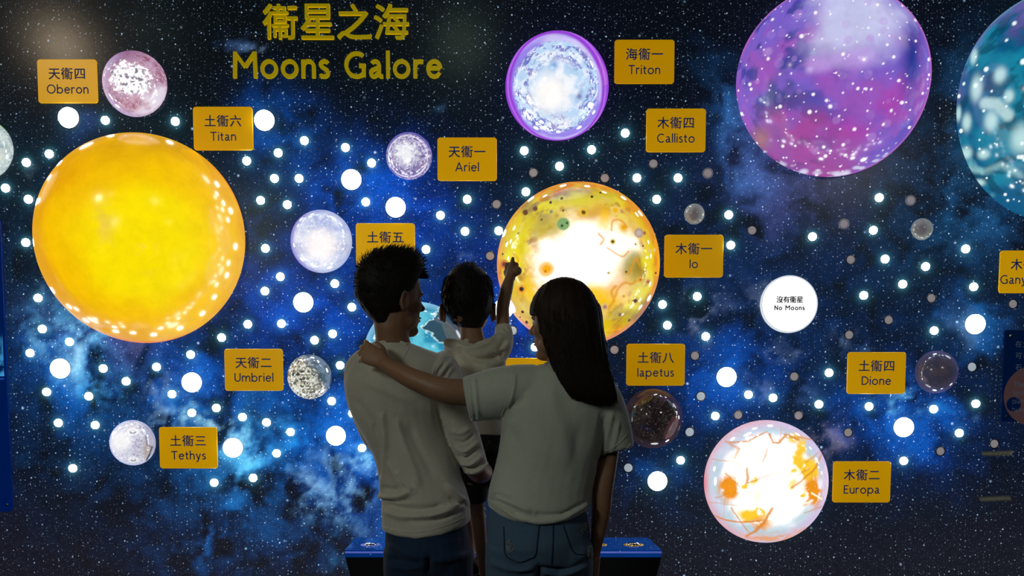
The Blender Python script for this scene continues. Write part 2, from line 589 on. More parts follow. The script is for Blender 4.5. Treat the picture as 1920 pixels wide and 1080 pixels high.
def T_triton(s, t, p, r):
    th = np.arctan2(t, s)
    q = np.stack([np.cos(th) * 2.2, np.sin(th) * 2.2, r * 9], -1)
    f = fbm(q + (fbm(p * 4, 3, 7) - .5)[:, None] * 3, 5, 14, .62)
    sm = fbm(np.stack([np.cos(th) * 1.2, np.sin(th) * 1.2, r * 5], -1), 3, 15)
    c = mixc(np.tile(L(150, 130, 232), (len(s), 1)), L(206, 196, 246), sstep(.4, .65, sm))
    rr = r + .05 * np.sin(th * 2 + 1) + (sm - .5) * .06
    c = mixc(c, L(150, 62, 214), sstep(.86, .92, rr))
    c = mixc(c, L(196, 130, 236), sstep(.94, .96, rr) * sstep(1.0, .97, rr) * .6)
    ins = sstep(.84, .76, r + (f - .5) * .1 + (s * .02))
    inner = mixc(np.tile(L(186, 216, 246), (len(s), 1)), L(236, 244, 255), sstep(.42, .62, fbm(p * 6, 5, 18, .6)))
    ring = sstep(.34, .62, r)
    inner = mixc(inner, L(92, 92, 190), sstep(.50, .57, f) * ring * .9)
    inner = mixc(inner, np.array([1.2, 1.25, 1.3]), sstep(.62, .67, f) * ring)
    inner = mixc(inner, np.array([1.02, .98, .95]), sstep(.55, .1, np.hypot(s + .12, t + .1)))
    inner = mixc(inner, L(110, 160, 214), np.exp(-((s + .05) ** 2 + (t - .38) ** 2) / .006) * .9)
    inner = mixc(inner, L(90, 80, 160), np.exp(-((s - .42) ** 2 + (t + .16) ** 2) / .003) * .8)
    return mixc(c, inner, ins)


def T_callisto(s, t, p, r):
    a, b2, c3 = fbm(p * 2.0, 4, 41), fbm(p * 2.6 + 5, 4, 42), fbm(p * 5, 4, 43)
    c = mixc(np.tile(L(126, 98, 206), (len(s), 1)), L(158, 90, 192), sstep(.42, .66, a))
    c = mixc(c, L(178, 72, 184), sstep(.45, .7, b2) * sstep(.5, -.4, t) * .8)
    c = mixc(c, L(62, 66, 158), sstep(.5, .68, c3) * sstep(.5, -.5, s) * .9)
    c = mixc(c, L(52, 76, 138), np.exp(-(((s + .45) / .2) ** 2 + ((t + .02) / .16) ** 2)) * sstep(.3, .6, c3) * 1.0)
    c = mixc(c, L(168, 72, 132), sstep(-.15, -.6, t + (a - .5)) * sstep(.6, 0, s) * .55)
    c = mixc(c, L(174, 120, 132), np.exp(-(((s + .68) / .1) ** 2 + ((t + .5) / .12) ** 2)))
    c = mixc(c, L(44, 56, 150), np.exp(-(((s - .77) / .1) ** 2 + ((t - .2) / .38) ** 2)) * 1.0)
    c = mixc(c, L(96, 84, 190), sstep(.2, .7, s) * sstep(0, -.5, t) * sstep(.4, .6, c3) * .7)
    w = sstep(.62, .18, np.hypot((s - .22) / 1.0, (t - .55) / .85) + (b2 - .5) * .5)
    c = mixc(c, L(206, 208, 246), w * .95)
    w2 = sstep(.5, .1, np.hypot((s - .1) / 1.1, (t - .22) / .3) + (c3 - .5) * .4)
    c = mixc(c, L(196, 164, 234), w2 * .7)
    rng = np.random.RandomState(3)
    for i in range(46):                                   # soft out-of-focus rings
        x, y, R = rng.uniform(-.9, .6), rng.uniform(-.8, .8), rng.uniform(.02, .055)
        d = np.hypot(s - x, t - y)
        c = mixc(c, L(190, 150, 226), sstep(R, R * .8, d) * rng.uniform(.1, .5))
    for i in range(300):
        x, y = rng.uniform(-1, 1), rng.uniform(-1, 1)
        if x * x + y * y > .97: continue
        R = .006 + .016 * rng.rand() ** 3.2
        d = np.hypot(s - x, t - y)
        c = mixc(c, np.array([1.05, .98, 1.1]), sstep(R * 1.2, R * .7, d))
    for k in range(40):
        x, y, R = rng.uniform(-.75, .6), 0, rng.uniform(.008, .03)
        y = -math.sqrt(max(0, .9 - x * x)) + rng.uniform(-.05, .08)
        d = np.hypot((s - x) * .55, t - y)
        c = mixc(c, L(226, 226, 250), sstep(R * 1.4, R * .3, d) * rng.uniform(.3, .9))
    return mixc(c, L(200, 110, 200), sstep(.955, .99, r) * .7)


def T_ganymede(s, t, p, r):
    a, b2, f = fbm(p * 2.0, 4, 51), fbm(p * 3.6 + 3, 4, 52), fbm(p * 7, 4, 53)
    c = mixc(np.tile(L(0, 92, 136), (len(s), 1)), L(20, 136, 166), sstep(.4, .62, a))
    c = mixc(c, L(18, 52, 104), sstep(.5, .64, b2) * sstep(-.4, .5, t))
    c = mixc(c, L(0, 66, 92), sstep(.52, .66, f) * .7)
    c = mixc(c, L(120, 112, 190), sstep(.45, .9, t * .5 - s * .6 + (b2 - .5)) * .7)
    c = mixc(c, L(120, 204, 210), sstep(.55, .7, b2) * sstep(0, -.6, t) * .9)
    rng = np.random.RandomState(8)
    for (x, y, rx, ry) in [(-.70, .25, .05, .10), (-.56, -.03, .055, .08), (-.78, -.02, .04, .07), (-.62, -.3, .05, .04), (-.78, -.28, .05, .05), (-.86, .06, .025, .06),
                           (-.5, .33, .05, .06), (-.74, .52, .03, .06), (-.88, -.2, .02, .06), (-.84, -.5, .04, .05), (-.92, -.1, .02, .05), (-.42, .15, .04, .05), (-.66, -.55, .05, .03),
                           (-.3, -.2, .09, .11), (-.1, .1, .12, .1), (.2, -.3, .1, .12), (.4, .2, .12, .1), (.1, .5, .1, .1)]:
        d = ((s - x) / rx) ** 2 + ((t - y) / ry) ** 2
        c = mixc(c, L(196, 236, 236), np.exp(-d ** 1.6 * .8) * .95)
    d = seg_dist(s, t, [(-.62, .12), (-.52, .1), (-.42, .0)])
    c = mixc(c, L(190, 226, 226), sstep(.07, .02, d) * .9)
    d = seg_dist(s + (f - .5) * .1, t, [(-.95, -.3), (-.78, -.42), (-.6, -.45), (-.45, -.4), (-.3, -.5)])
    c = mixc(c, L(170, 220, 220), sstep(.05, .0, d) * .5)
    for i in range(150):
        x, y = rng.uniform(-1, 1), rng.uniform(-1, 1)
        if x * x + y * y > .95: continue
        R = .008 + .018 * rng.rand() ** 2.6
        d = np.hypot(s - x, t - y)
        c = mixc(c, np.array([.95, 1.1, 1.1]), sstep(R * 1.2, R * .6, d))
    return mixc(c, L(110, 180, 200), sstep(.965, .995, r) * .6)


def T_rhea(s, t, p, r):
    f, g = fbm(p * 12, 5, 61, .7), fbm(p * 3, 4, 62)
    c = mixc(np.tile(L(176, 186, 226), (len(s), 1)), L(214, 222, 244), sstep(.4, .6, g))
    c = mixc(c, L(236, 240, 252), sstep(.56, .68, f))
    c = mixc(c, L(150, 158, 206), sstep(.8, .98, r) * .7)
    c = mixc(c, L(146, 132, 206), sstep(.86, 1, r) * sstep(0, -.8, s))
    c = mixc(c, L(176, 186, 216), sstep(.2, .9, s - t * .3 + (f - .5)) * .6)
    return mixc(c, np.array([1.05, .98, .98]), sstep(.72, .25, np.hypot(s * .95 + .03, t + .12) + (f - .5) * .6))


def T_ariel(s, t, p, r):
    f, g = fbm(p * 9, 5, 71, .7), fbm(p * 3.2, 4, 72)
    c = mixc(np.tile(L(118, 100, 160), (len(s), 1)), L(186, 180, 216), sstep(.42, .62, f))
    w = sstep(.8, .3, np.hypot(s + .15, t - .12) * 1.25 + (f - .5) * 1.5)
    c = mixc(c, L(240, 242, 246), w)
    ln = np.abs(fbm(p * 4.5, 4, 74) - .5)
    c = mixc(c, np.array([1.05, 1.02, 1.1]), sstep(.02, .004, ln) * .9)
    c = mixc(c, np.array([1.0, 1.0, 1.1]), sstep(.035, .01, np.abs(r - .84 + .06 * s)) * .8)
    c = mixc(c, L(82, 66, 120), sstep(.6, .66, fbm(p * 14, 3, 75)) * (1 - w) * .8)
    c = mixc(c, L(84, 76, 168), sstep(.88, .94, r) * sstep(-.2, .6, t) * .8)
    return mixc(c, np.array([1.3, 1.25, 1.3]), sstep(.1, .07, np.hypot(s + .05, t + .15)))


def T_umbriel(s, t, p, r):
    f, g, h = fbm(p * 10, 5, 81, .75), fbm(p * 3, 4, 82), fbm(p * 16, 3, 83)
    c = mixc(np.tile(L(66, 84, 98), (len(s), 1)), L(104, 124, 146), sstep(.4, .62, g))
    m = sstep(-.12, .22, -s * .75 - t * .5 + .3 + (f - .5) * .9)
    rock = mixc(np.tile(L(78, 80, 70), (len(s), 1)), L(170, 166, 142), sstep(.4, .6, f))
    rock = mixc(rock, L(250, 250, 240), sstep(.53, .6, h))
    rock = mixc(rock, L(46, 46, 44), sstep(.46, .38, h) * .8)
    rng = np.random.RandomState(5)
    for i in range(22):
        x, y, R = rng.uniform(-.8, .35), rng.uniform(-.85, .5), rng.uniform(.05, .14)
        d = np.abs(np.hypot(s - x, t - y) - R)
        rock = mixc(rock, L(240, 242, 226), sstep(.025, .01, d) * .7)
    return mixc(c, rock, m)


def T_tethys(s, t, p, r):
    f, h = fbm(p * 11, 5, 91, .7), fbm(p * 22, 3, 92)
    c = mixc(np.tile(L(206, 208, 226), (len(s), 1)), L(240, 240, 250), sstep(.42, .6, f))
    c = mixc(c, L(172, 160, 196), np.exp(-((s - .15) ** 2 / .08 + (t + .15) ** 2 / .2)) * .5)
    c = mixc(c, L(108, 108, 136), sstep(.62, .66, h) * sstep(-.5, .1, s) * .75)
    c = mixc(c, L(150, 150, 182), sstep(.35, .8, s + t * .25) * .75)
    c = mixc(c, L(168, 148, 134), np.exp(-((s - .5) ** 2 / .025 + (t + .35) ** 2 / .2)) * .8)
    d = seg_dist(s + (f - .5) * .06, t, [(.5, .3), (.55, -.1), (.72, -.2)])
    c = mixc(c, L(90, 86, 100), sstep(.06, .0, d) * .7)
    d = seg_dist(s + (f - .5) * .08, t, [(.76, -.2), (.66, -.5), (.52, -.78)])
    c = mixc(c, L(40, 40, 44), sstep(.06, .02, d) * .9)
    for (x, y, R) in ((-.02, .48, .2), (-.03, -.74, .16)):
        d = np.hypot(s - x, (t - y) * 1.5)
        c = mixc(c, L(250, 250, 255), sstep(R * 1.6, R * .9, d) * .9)
        c = mixc(c, L(104, 108, 122), sstep(.05, .02, np.abs(d - R * .55) + (t > y) * .03) * .85)
    c = mixc(c, L(176, 182, 240), sstep(.9, 1, r) * .7)
    return mixc(c, np.array([1.1, 1.08, 1.06]), sstep(.6, .2, np.hypot(s + .5, t - .1)) * .7)


def T_europa(s, t, p, r):
    g, f = fbm(p * 3, 4, 101), fbm(p * 7, 5, 102, .6)
    c = mixc(np.tile(L(206, 212, 232), (len(s), 1)), L(190, 214, 226), sstep(.4, .6, g))
    c = mixc(c, L(224, 170, 186), sstep(.8, .98, r) * sstep(.7, -.4, s - t * .2) * .9)
    c = mixc(c, L(214, 190, 226), sstep(.8, .98, r) * sstep(-.2, .5, s) * .8)
    c = mixc(c, L(226, 84, 90), np.exp(-((s + .97) ** 2 / .006 + (t + .05) ** 2 / .05)) * .6)
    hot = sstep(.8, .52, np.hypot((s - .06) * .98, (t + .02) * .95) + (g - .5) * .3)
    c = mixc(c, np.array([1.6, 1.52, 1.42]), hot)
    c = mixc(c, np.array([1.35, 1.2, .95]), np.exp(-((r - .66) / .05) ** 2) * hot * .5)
    O, Y = np.array([.86, .30, .01]), np.array([1.0, .62, .03])
    for (x, y, sx, sy, k, yl) in [(-.55, -.1, .11, .13, 1, 0), (-.5, -.18, .08, .09, .9, 0), (-.2, -.53, .14, .08, .9, 1), (-.08, -.5, .13, .07, .8, 1), (-.03, -.66, .12, .07, .7, 0),
                                  (.62, .22, .10, .12, 1, 1), (.72, .15, .07, .12, .9, 1), (.5, .36, .08, .06, .9, 1), (.72, -.12, .09, .13, 1.0, 0), (.76, -.2, .07, .15, 1, 0), (.55, .52, .06, .12, .8, 1),
                                  (.44, .68, .10, .06, .7, 1), (.42, .15, .035, .035, .9, 1), (.56, -.22, .035, .035, .9, 1), (.43, -.04, .05, .07, .6, 1), (-.1, -.22, .06, .1, .35, 0),
                                  (-.25, -.05, .035, .035, .9, 1), (-.15, 0, .035, .03, .9, 1), (.12, -.9, .3, .05, .6, 0), (.6, -.8, .12, .06, .4, 0)]:
        d = ((s - x + (f - .5) * .2) / sx / 1.2) ** 2 + ((t - y + (f - .5) * .2) / sy / 1.2) ** 2
        m = np.exp(-d ** 1.7 * .6) * k * 1.3 * sstep(.3, .5, f + .1)
        c = mixc(c, Y if yl else O, np.clip(m, 0, 1))
    for pts, w, k in [([(-.55, .6), (-.25, .62), (-.08, .72), (.02, .78)], .012, .9), ([(-.62, .62), (-.4, .5), (-.46, .34)], .02, .6), ([(-.84, .34), (-.45, .28), (-.22, .2)], .008, .6),
                      ([(-.4, .5), (-.12, .42), (-.05, .18), (-.1, 0)], .008, .4), ([(-.25, -.02), (-.27, .18)], .02, .9), ([(-.28, -.05), (.0, .06), (.2, .14)], .010, .6),
                      ([(-.02, .3), (.04, .5)], .012, .7), ([(.06, .75), (.12, .6), (.22, .6), (.3, .74), (.5, .66)], .016, .9), ([(-.6, .1), (-.36, -.1)], .010, .8),
                      ([(-.76, -.28), (-.52, -.2)], .012, .6), ([(-.78, -.58), (-.4, -.66), (-.06, -.62)], .012, .9), ([(-.5, -.42), (-.34, -.68), (-.2, -.84)], .010, .8),
                      ([(-.26, -.9), (.0, -.66), (.14, -.42)], .022, .9), ([(-.94, -.36), (-.4, -.38)], .008, .5), ([(-.6, -.26), (-.62, -.6)], .008, .4), ([(.3, .7), (.72, .7), (.84, .66)], .014, .7),
                      ([(.87, .44), (.74, .18), (.55, .0), (.42, -.1)], .016, .8), ([(.62, .3), (.84, .5)], .010, .6), ([(.9, -.38), (.62, -.48)], .010, .6), ([(.5, .1), (.66, .2)], .02, .5),
                      ([(.22, .6), (.24, .84)], .008, .5), ([(-.6, .7), (.0, .72)], .005, .4), ([(-.5, .8), (-.1, .68)], .005, .4)]:
        d = seg_dist(s + (f - .5) * .05, t + (g - .5) * .05, pts)
        c = mixc(c, np.array([.72, .26, .03]), sstep(w * 1.8, w * .3, d) * k)
    for pts in ([(.72, -.17), (.88, -.26)], [(.6, -.34), (.7, -.31)]):
        c = mixc(c, np.array([1.2, 1.1, .8]), sstep(.018, .004, seg_dist(s, t, pts)))
    return c


def T_io(s, t, p, r):
    a, f, g = fbm(p * 2.8, 4, 111), fbm(p * 7, 5, 112, .6), fbm(p * 4 + 7, 4, 113)
    w1, w2 = (g - .5) * .3, (fbm(p * 3, 3, 114) - .5) * .3
    c = mixc(np.tile(L(226, 190, 18), (len(s), 1)), L(236, 226, 60), sstep(.42, .62, a))
    c = mixc(c, L(232, 160, 70), sstep(.5, .66, f) * .7)
    c = mixc(c, L(134, 112, 92), sstep(.5, .64, g) * sstep(.1, .6, t + .1 + w1) * sstep(.55, -.3, s) * .95)
    c = mixc(c, L(120, 104, 104), np.exp(-(((s + .12) / .28) ** 2 + ((t - .82) / .1) ** 2)) * .8)
    c = mixc(c, L(140, 110, 40), sstep(.57, .68, f) * sstep(.3, .6, r) * .6)
    c = mixc(c, L(150, 116, 104), sstep(.5, .66, g) * sstep(-.2, -.6, t + w1) * .85)
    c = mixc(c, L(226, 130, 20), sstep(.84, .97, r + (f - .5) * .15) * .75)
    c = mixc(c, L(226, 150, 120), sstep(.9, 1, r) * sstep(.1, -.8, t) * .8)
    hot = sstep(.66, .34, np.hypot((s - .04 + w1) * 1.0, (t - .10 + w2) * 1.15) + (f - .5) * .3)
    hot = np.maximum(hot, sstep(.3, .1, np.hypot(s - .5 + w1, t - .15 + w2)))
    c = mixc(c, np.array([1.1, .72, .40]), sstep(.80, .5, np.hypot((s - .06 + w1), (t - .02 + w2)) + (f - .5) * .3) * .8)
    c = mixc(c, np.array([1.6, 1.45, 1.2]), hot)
    Y = np.array([1.05, .62, .01])
    for (x, y, sx, sy, k, colr) in [(.22, .6, .22, .1, .9, L(216, 160, 20)), (.3, .5, .08, .1, .8, Y), (.12, -.3, .28, .09, 1, Y), (.3, -.42, .16, .12, 1, L(250, 200, 0)), (-.55, -.22, .08, .18, .9, L(250, 206, 10)),
                                    (-.62, -.52, .16, .14, .6, L(246, 216, 90)), (-.76, .25, .12, .25, .8, L(232, 220, 20)), (.62, .0, .14, .13, .9, L(150, 140, 20)), (.72, -.06, .05, .09, .7, L(140, 100, 10)),
                                    (.82, .05, .06, .22, .7, L(240, 215, 10)), (.5, -.62, .16, .1, .8, L(180, 160, 20)), (.46, -.2, .14, .1, .5, L(236, 176, 110)), (.7, -.3, .1, .16, .7, L(230, 220, 90)),
                                    (-.36, .5, .2, .14, .8, L(190, 170, 60)), (-.6, .5, .14, .12, .6, L(220, 204, 50)), (.36, .78, .2, .08, .7, L(196, 176, 30)), (0.0, .74, .18, .1, .8, L(226, 216, 60)),
                                    (-.62, .68, .1, .08, .6, L(120, 96, 76)), (.85, -.5, .08, .1, .6, L(150, 110, 90)), (.72, -.62, .12, .07, .6, L(130, 106, 100))]:
        d = ((s - x + w1 * .6) / sx) ** 2 + ((t - y + w2 * .6) / sy) ** 2
        c = mixc(c, colr, np.clip(np.exp(-d ** 1.5 * .7) * k, 0, 1))
    dk = L(74, 40, 12)
    d = np.hypot(s + .165, t - .475)
    c = mixc(c, L(128, 168, 108), sstep(.085, .06, d))
    for (x, y, R, colr, hal) in [(-.18, .455, .016, L(34, 50, 24), 0), (-.125, .485, .016, L(34, 70, 34), 0), (.063, .605, .028, L(110, 80, 10), L(236, 190, 60)), (-.36, -.035, .05, L(250, 176, 20), L(244, 180, 60)),
                                 (-.37, -.06, .014, L(196, 110, 20), 0), (-.66, -.27, .03, L(60, 26, 10), L(240, 160, 40)), (.4, .27, .02, L(96, 78, 20), L(230, 200, 80)), (.53, .435, .03, L(240, 170, 20), L(246, 200, 90)),
                                 (.435, .63, .035, L(242, 180, 20), L(244, 210, 110)), (-.19, .775, .018, dk, L(216, 206, 70)), (-.32, .73, .018, L(70, 50, 56), 0), (-.62, .62, .035, L(84, 40, 40), 0), (-.5, .66, .03, L(110, 70, 56), 0),
                                 (.16, .79, .018, dk, 0), (.26, .84, .014, dk, 0), (-.17, .63, .014, dk, 0), (-.31, .62, .022, L(140, 140, 120), 0), (-.42, .53, .014, L(90, 70, 50), 0), (.67, .24, .016, L(210, 140, 30), 0),
                                 (.76, .22, .014, dk, 0), (.78, .37, .02, L(170, 96, 20), 0), (.355, -.085, .016, L(190, 130, 50), 0), (.56, -.075, .018, L(110, 70, 10), 0), (.735, -.17, .02, L(196, 110, 20), L(226, 170, 60)),
                                 (.83, -.2, .022, L(176, 96, 60), L(210, 170, 90)), (.93, -.1, .016, dk, 0), (.68, -.42, .026, L(90, 50, 30), L(200, 170, 60)), (.32, -.48, .028, L(180, 120, 110), L(220, 190, 120)), (.54, -.36, .018, L(220, 160, 40), 0),
                                 (.5, -.58, .024, L(130, 90, 70), 0), (.62, -.66, .02, L(116, 80, 70), 0), (.84, .16, .022, L(226, 200, 120), 0), (.91, .17, .022, L(226, 190, 120), 0), (.71, .37, .03, L(190, 176, 160), L(160, 140, 130)),
                                 (-.88, .02, .03, L(120, 50, 20), L(200, 110, 30)), (-.9, .14, .014, dk, 0), (-.85, .28, .014, dk, 0), (-.7, .38, .012, dk, 0), (-.66, -.55, .02, dk, 0), (-.62, -.68, .022, dk, 0), (-.7, -.62, .012, dk, 0)]:
        d = np.hypot(s - x, (t - y) * (1.0)) + (f - .5) * R * .8
        if not np.isscalar(hal): c = mixc(c, hal, sstep(R * 2.3, R * 1.3, d) * .85)
        c = mixc(c, colr, sstep(R * 1.15, R * .7, d))
    for pts, w in [([(.38, .4), (.4, .5), (.46, .52), (.52, .5), (.56, .44)], .012), ([(.24, .36), (.3, .3), (.26, .24)], .014), ([(.44, -.36), (.48, -.25), (.56, -.2), (.62, -.22), (.68, -.18)], .014),
                   ([(.36, -.5), (.42, -.4), (.4, -.3), (.44, -.24)], .014), ([(-.76, .14), (-.7, .06), (-.78, -.02)], .012), ([(.34, .2), (.5, .1), (.58, .16)], .01), ([(.6, -.1), (.66, .08), (.72, .0)], .012)]:
        d = seg_dist(s + (g - .5) * .06, t, [tuple(q) for q in catmull(np.array([(a, b) for a, b in pts], float), 5)])
        c = mixc(c, L(226, 150, 30), sstep(w * 1.7, w * .4, d) * .75)
    return c


def T_teal(s, t, p, r):
    g, f = fbm(p * 2.4, 4, 121), fbm(p * 6, 4, 122)
    c = mixc(np.tile(L(40, 142, 180), (len(s), 1)), L(96, 198, 220), sstep(.4, .64, g))
    c = mixc(c, L(150, 206, 232), sstep(.82, .97, r) * .6)
    d = np.hypot((s - .64) * .8, (t - .55)) + (f - .5) * .35
    c = mixc(c, L(200, 240, 245), sstep(.03, .012, np.abs(d - .36)))
    return mixc(c, L(44, 78, 96), sstep(.36, .34, d))


def T_pale(s, t, p, r):
    g, f = fbm(p * 3, 4, 131), fbm(p * 14, 4, 132, .7)
    c = mixc(np.tile(L(150, 172, 178), (len(s), 1)), L(190, 208, 206), sstep(.4, .6, g))
    c = mixc(c, L(226, 236, 232), sstep(.56, .64, f) * .8)
    return mixc(c, L(150, 200, 120), sstep(.93, .99, r) * .8)


def T_unlit_speckle(s, t, p, r):
    f, h = fbm(p * 20, 3, 141, .7), fbm(p * 4, 4, 142)
    c = mixc(np.tile(L(38, 30, 34), (len(s), 1)), L(52, 46, 44), sstep(.4, .65, h))
    c = mixc(c, L(120, 110, 100), sstep(.64, .7, f) * .55 * sstep(.9, .6, r))
    c = mixc(c, L(8, 8, 8), sstep(.36, .32, f) * .6)
    c = mixc(c, L(66, 48, 58), sstep(.7, .9, r) * .6)
    d = seg_dist(s, t, [(.75, -.05), (.5, -.55)])
    return mixc(c, L(92, 60, 62), sstep(.16, .12, d) * .8)


def T_unlit_smoke(s, t, p, r):
    f, h = fbm(p * 22, 3, 151, .6), fbm(p * 2.4, 4, 152)
    c = mixc(np.tile(L(50, 50, 66), (len(s), 1)), L(62, 56, 66), sstep(.4, .6, h))
    c = mixc(c, L(80, 76, 100), sstep(.58, .66, f) * .35)
    return mixc(c, L(64, 62, 100), sstep(.6, .95, r) * .6)


def T_pearl(s, t, p, r):
    h = fbm(p * 2, 3, 161)
    c = mixc(np.tile(L(112, 108, 112), (len(s), 1)), L(136, 140, 136), sstep(.3, .7, r + (h - .5) * .3))
    return mixc(c, L(150, 156, 160), sstep(.8, 1, r) * .7)


GLOBES = [  # photo box, depth, texture, emission gain, label, roughness
    ((61, 459.5, 248, 643.5), .92, T_titan, .96, 'very large plain yellow-orange glowing globe at the left of the wall', .17),
    ((191.5, 313.5, 94.5, 219.5), 1.0, T_oberon, 1.0, 'pink and white blotched globe between the Oberon and Titan signs', .10),
    ((948, 1141, 57, 264), 1.0, T_triton, 1.0, 'purple-rimmed white swirling globe beside the Triton sign', .07),
    ((1377.5, 1749.5, -30, 329), 1.0, T_callisto, .92, 'very large purple globe with white dots, cut by the top of the picture', .15),
    ((1802, 2210, -40, 424), 1.0, T_ganymede, .9, 'large teal globe with white blobs at the right picture edge', .14),
    ((545, 660, 393, 512), .95, T_rhea, 1.0, 'pale bluish white glowing globe right of the very large yellow globe', .10),
    ((724, 810, 247.5, 337), .95, T_ariel, 1.0, 'small lavender and white streaked globe left of the Ariel sign', .08),
    ((931, 1238, 341, 647.5), .92, T_io, 1.0, 'large yellow and white cratered globe behind the long-haired woman', .08),
    ((539, 621.5, 664.5, 748.5), .95, T_umbriel, .9, 'small steel grey globe with white crater rings beside the Umbriel sign', .07),
    ((205, 292, 787.5, 872.5), .95, T_tethys, .95, 'small greyish white cratered globe left of the Tethys sign', .12),
    ((1320, 1553.5, 787.5, 1017.5), .95, T_europa, 1.0, 'large white glowing globe with orange cracks left of the Europa sign', .08),
    ((681, 885, 566, 770), .9, T_teal, .95, 'cyan globe with a grey patch, half hidden behind the man and child', .10),
    ((-100, 26.5, 222, 337), .9, T_pale, .95, 'pale greenish globe cut off by the left picture edge', .10),
    ((1169.5, 1279, 727.5, 841), .95, T_unlit_speckle, .9, 'dark unlit glossy globe with speckles, right of the woman below the Iapetus sign', .05),
    ((1715, 1797.5, 657.5, 737.5), .95, T_unlit_smoke, 1.35, 'smoky grey unlit glossy globe right of the Dione sign', .13),
    ((1283, 1321, 381.5, 421), .8, T_pearl, .95, 'tiny unlit pearly grey globe above the Io sign', .10),
    ((1708, 1750, 409.5, 450), .8, T_pearl, .95, 'tiny unlit pearly grey-green globe below and right of the huge purple globe', .10),
]

LIT_PATTERN = {}


def globe_material(name, rough, unlit):
    m, nt, b = new_mat(name)
    a = nd(nt, 'ShaderNodeAttribute', attribute_name='tint')
    tc = nd(nt, 'ShaderNodeTexCoord')
    nz = nd(nt, 'ShaderNodeTexNoise', {'Vector': tc.outputs['Object'], 'Scale': 14.0, 'Detail': 4.0, 'Roughness': .7})
    g = nd(nt, 'ShaderNodeMapRange', {'Value': nz.outputs['Fac'], 'From Min': .3, 'From Max': .7, 'To Min': .93, 'To Max': 1.07})
    sc = nd(nt, 'ShaderNodeVectorMath', {0: a.outputs['Color']}, operation='SCALE')
    nt.links.new(g.outputs[0], sc.inputs['Scale'])
    b.inputs['Base Color'].default_value = (.04, .04, .045, 1)
    nt.links.new(sc.outputs[0], b.inputs['Emission Color'])
    b.inputs['Emission Strength'].default_value = 1.0
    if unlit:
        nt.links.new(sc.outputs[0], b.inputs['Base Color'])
        b.inputs['Emission Strength'].default_value = .5  # slight emission stands in for reflections on the unlit globes
    b.inputs['Roughness'].default_value = rough
    b.inputs['IOR'].default_value = 1.6
    b.inputs['Specular IOR Level'].default_value = .6
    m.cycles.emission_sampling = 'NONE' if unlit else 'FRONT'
    return m


GAIN = 1.0
for (bx, depth, tex, gain, label, rough) in GLOBES:
    c, rx, rz = fit_dome(*bx, depth)
    wpx = bx[1] - bx[0]
    n = int(min(300, max(40, wpx * .95)))
    v, f = dome_mesh(n, depth)
    view = c - EYE
    view /= np.linalg.norm(view)
    right = np.cross(view, (0, 0, 1.)); right /= np.linalg.norm(right)
    up = np.cross(right, view)
    p = v / np.array([1, depth, 1])
    s, t = p @ right, p @ up
    r = np.hypot(s, t)
    unlit = tex in (T_unlit_speckle, T_unlit_smoke, T_pearl)
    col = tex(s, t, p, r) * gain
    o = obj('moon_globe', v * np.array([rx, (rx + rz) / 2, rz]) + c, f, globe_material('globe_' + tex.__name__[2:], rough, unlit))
    me = o.data
    # origin at the globe's centre on the wall
    me.transform(Matrix.Translation(Vector(-c))); o.location = c
    ca = me.color_attributes.new('tint', 'FLOAT_COLOR', 'POINT')
    ca.data.foreach_set('color', np.concatenate([col, np.ones((len(col), 1))], 1).astype(np.float32).ravel())
    tag(o, label, 'globe')

# round NO MOONS lamp panel
white_m = plain('lamp_white', (.8, .8, .8), .25, emit=(1.0, 1.0, 1.0), estr=1.2, noise=.01)
rim_m = plain('pale_rim', (.55, .58, .6), .3, emit=(.75, .8, .88), estr=.75, noise=.02)


def lathe(prof, n=40):
    """prof: (radius, depth out of the wall)."""
    v, f = [], []
    for r, y in prof:
        for j in range(n):
            a = 2 * math.pi * j / n
            v.append((r * math.cos(a), -y, r * math.sin(a)))
    for i in range(len(prof) - 1):
        for j in range(n):
            f.append((i * n + j, (i + 1) * n + j, (i + 1) * n + (j + 1) % n, i * n + (j + 1) % n))
    v.append((0, -prof[-1][1], 0))
    k = len(v) - 1
    b = (len(prof) - 1) * n
    for j in range(n): f.append((b + j, k, b + (j + 1) % n))
    return np.array(v), f


# ------------------------------------------------------------------ lettering
def arc(cx, cy, rx, ry, a0, a1, n=None):
    n = n or max(4, int(abs(a1 - a0) / 12))
    return [(cx + rx * math.cos(math.radians(a0 + (a1 - a0) * i / n)), cy + ry * math.sin(math.radians(a0 + (a1 - a0) * i / n))) for i in range(n + 1)]


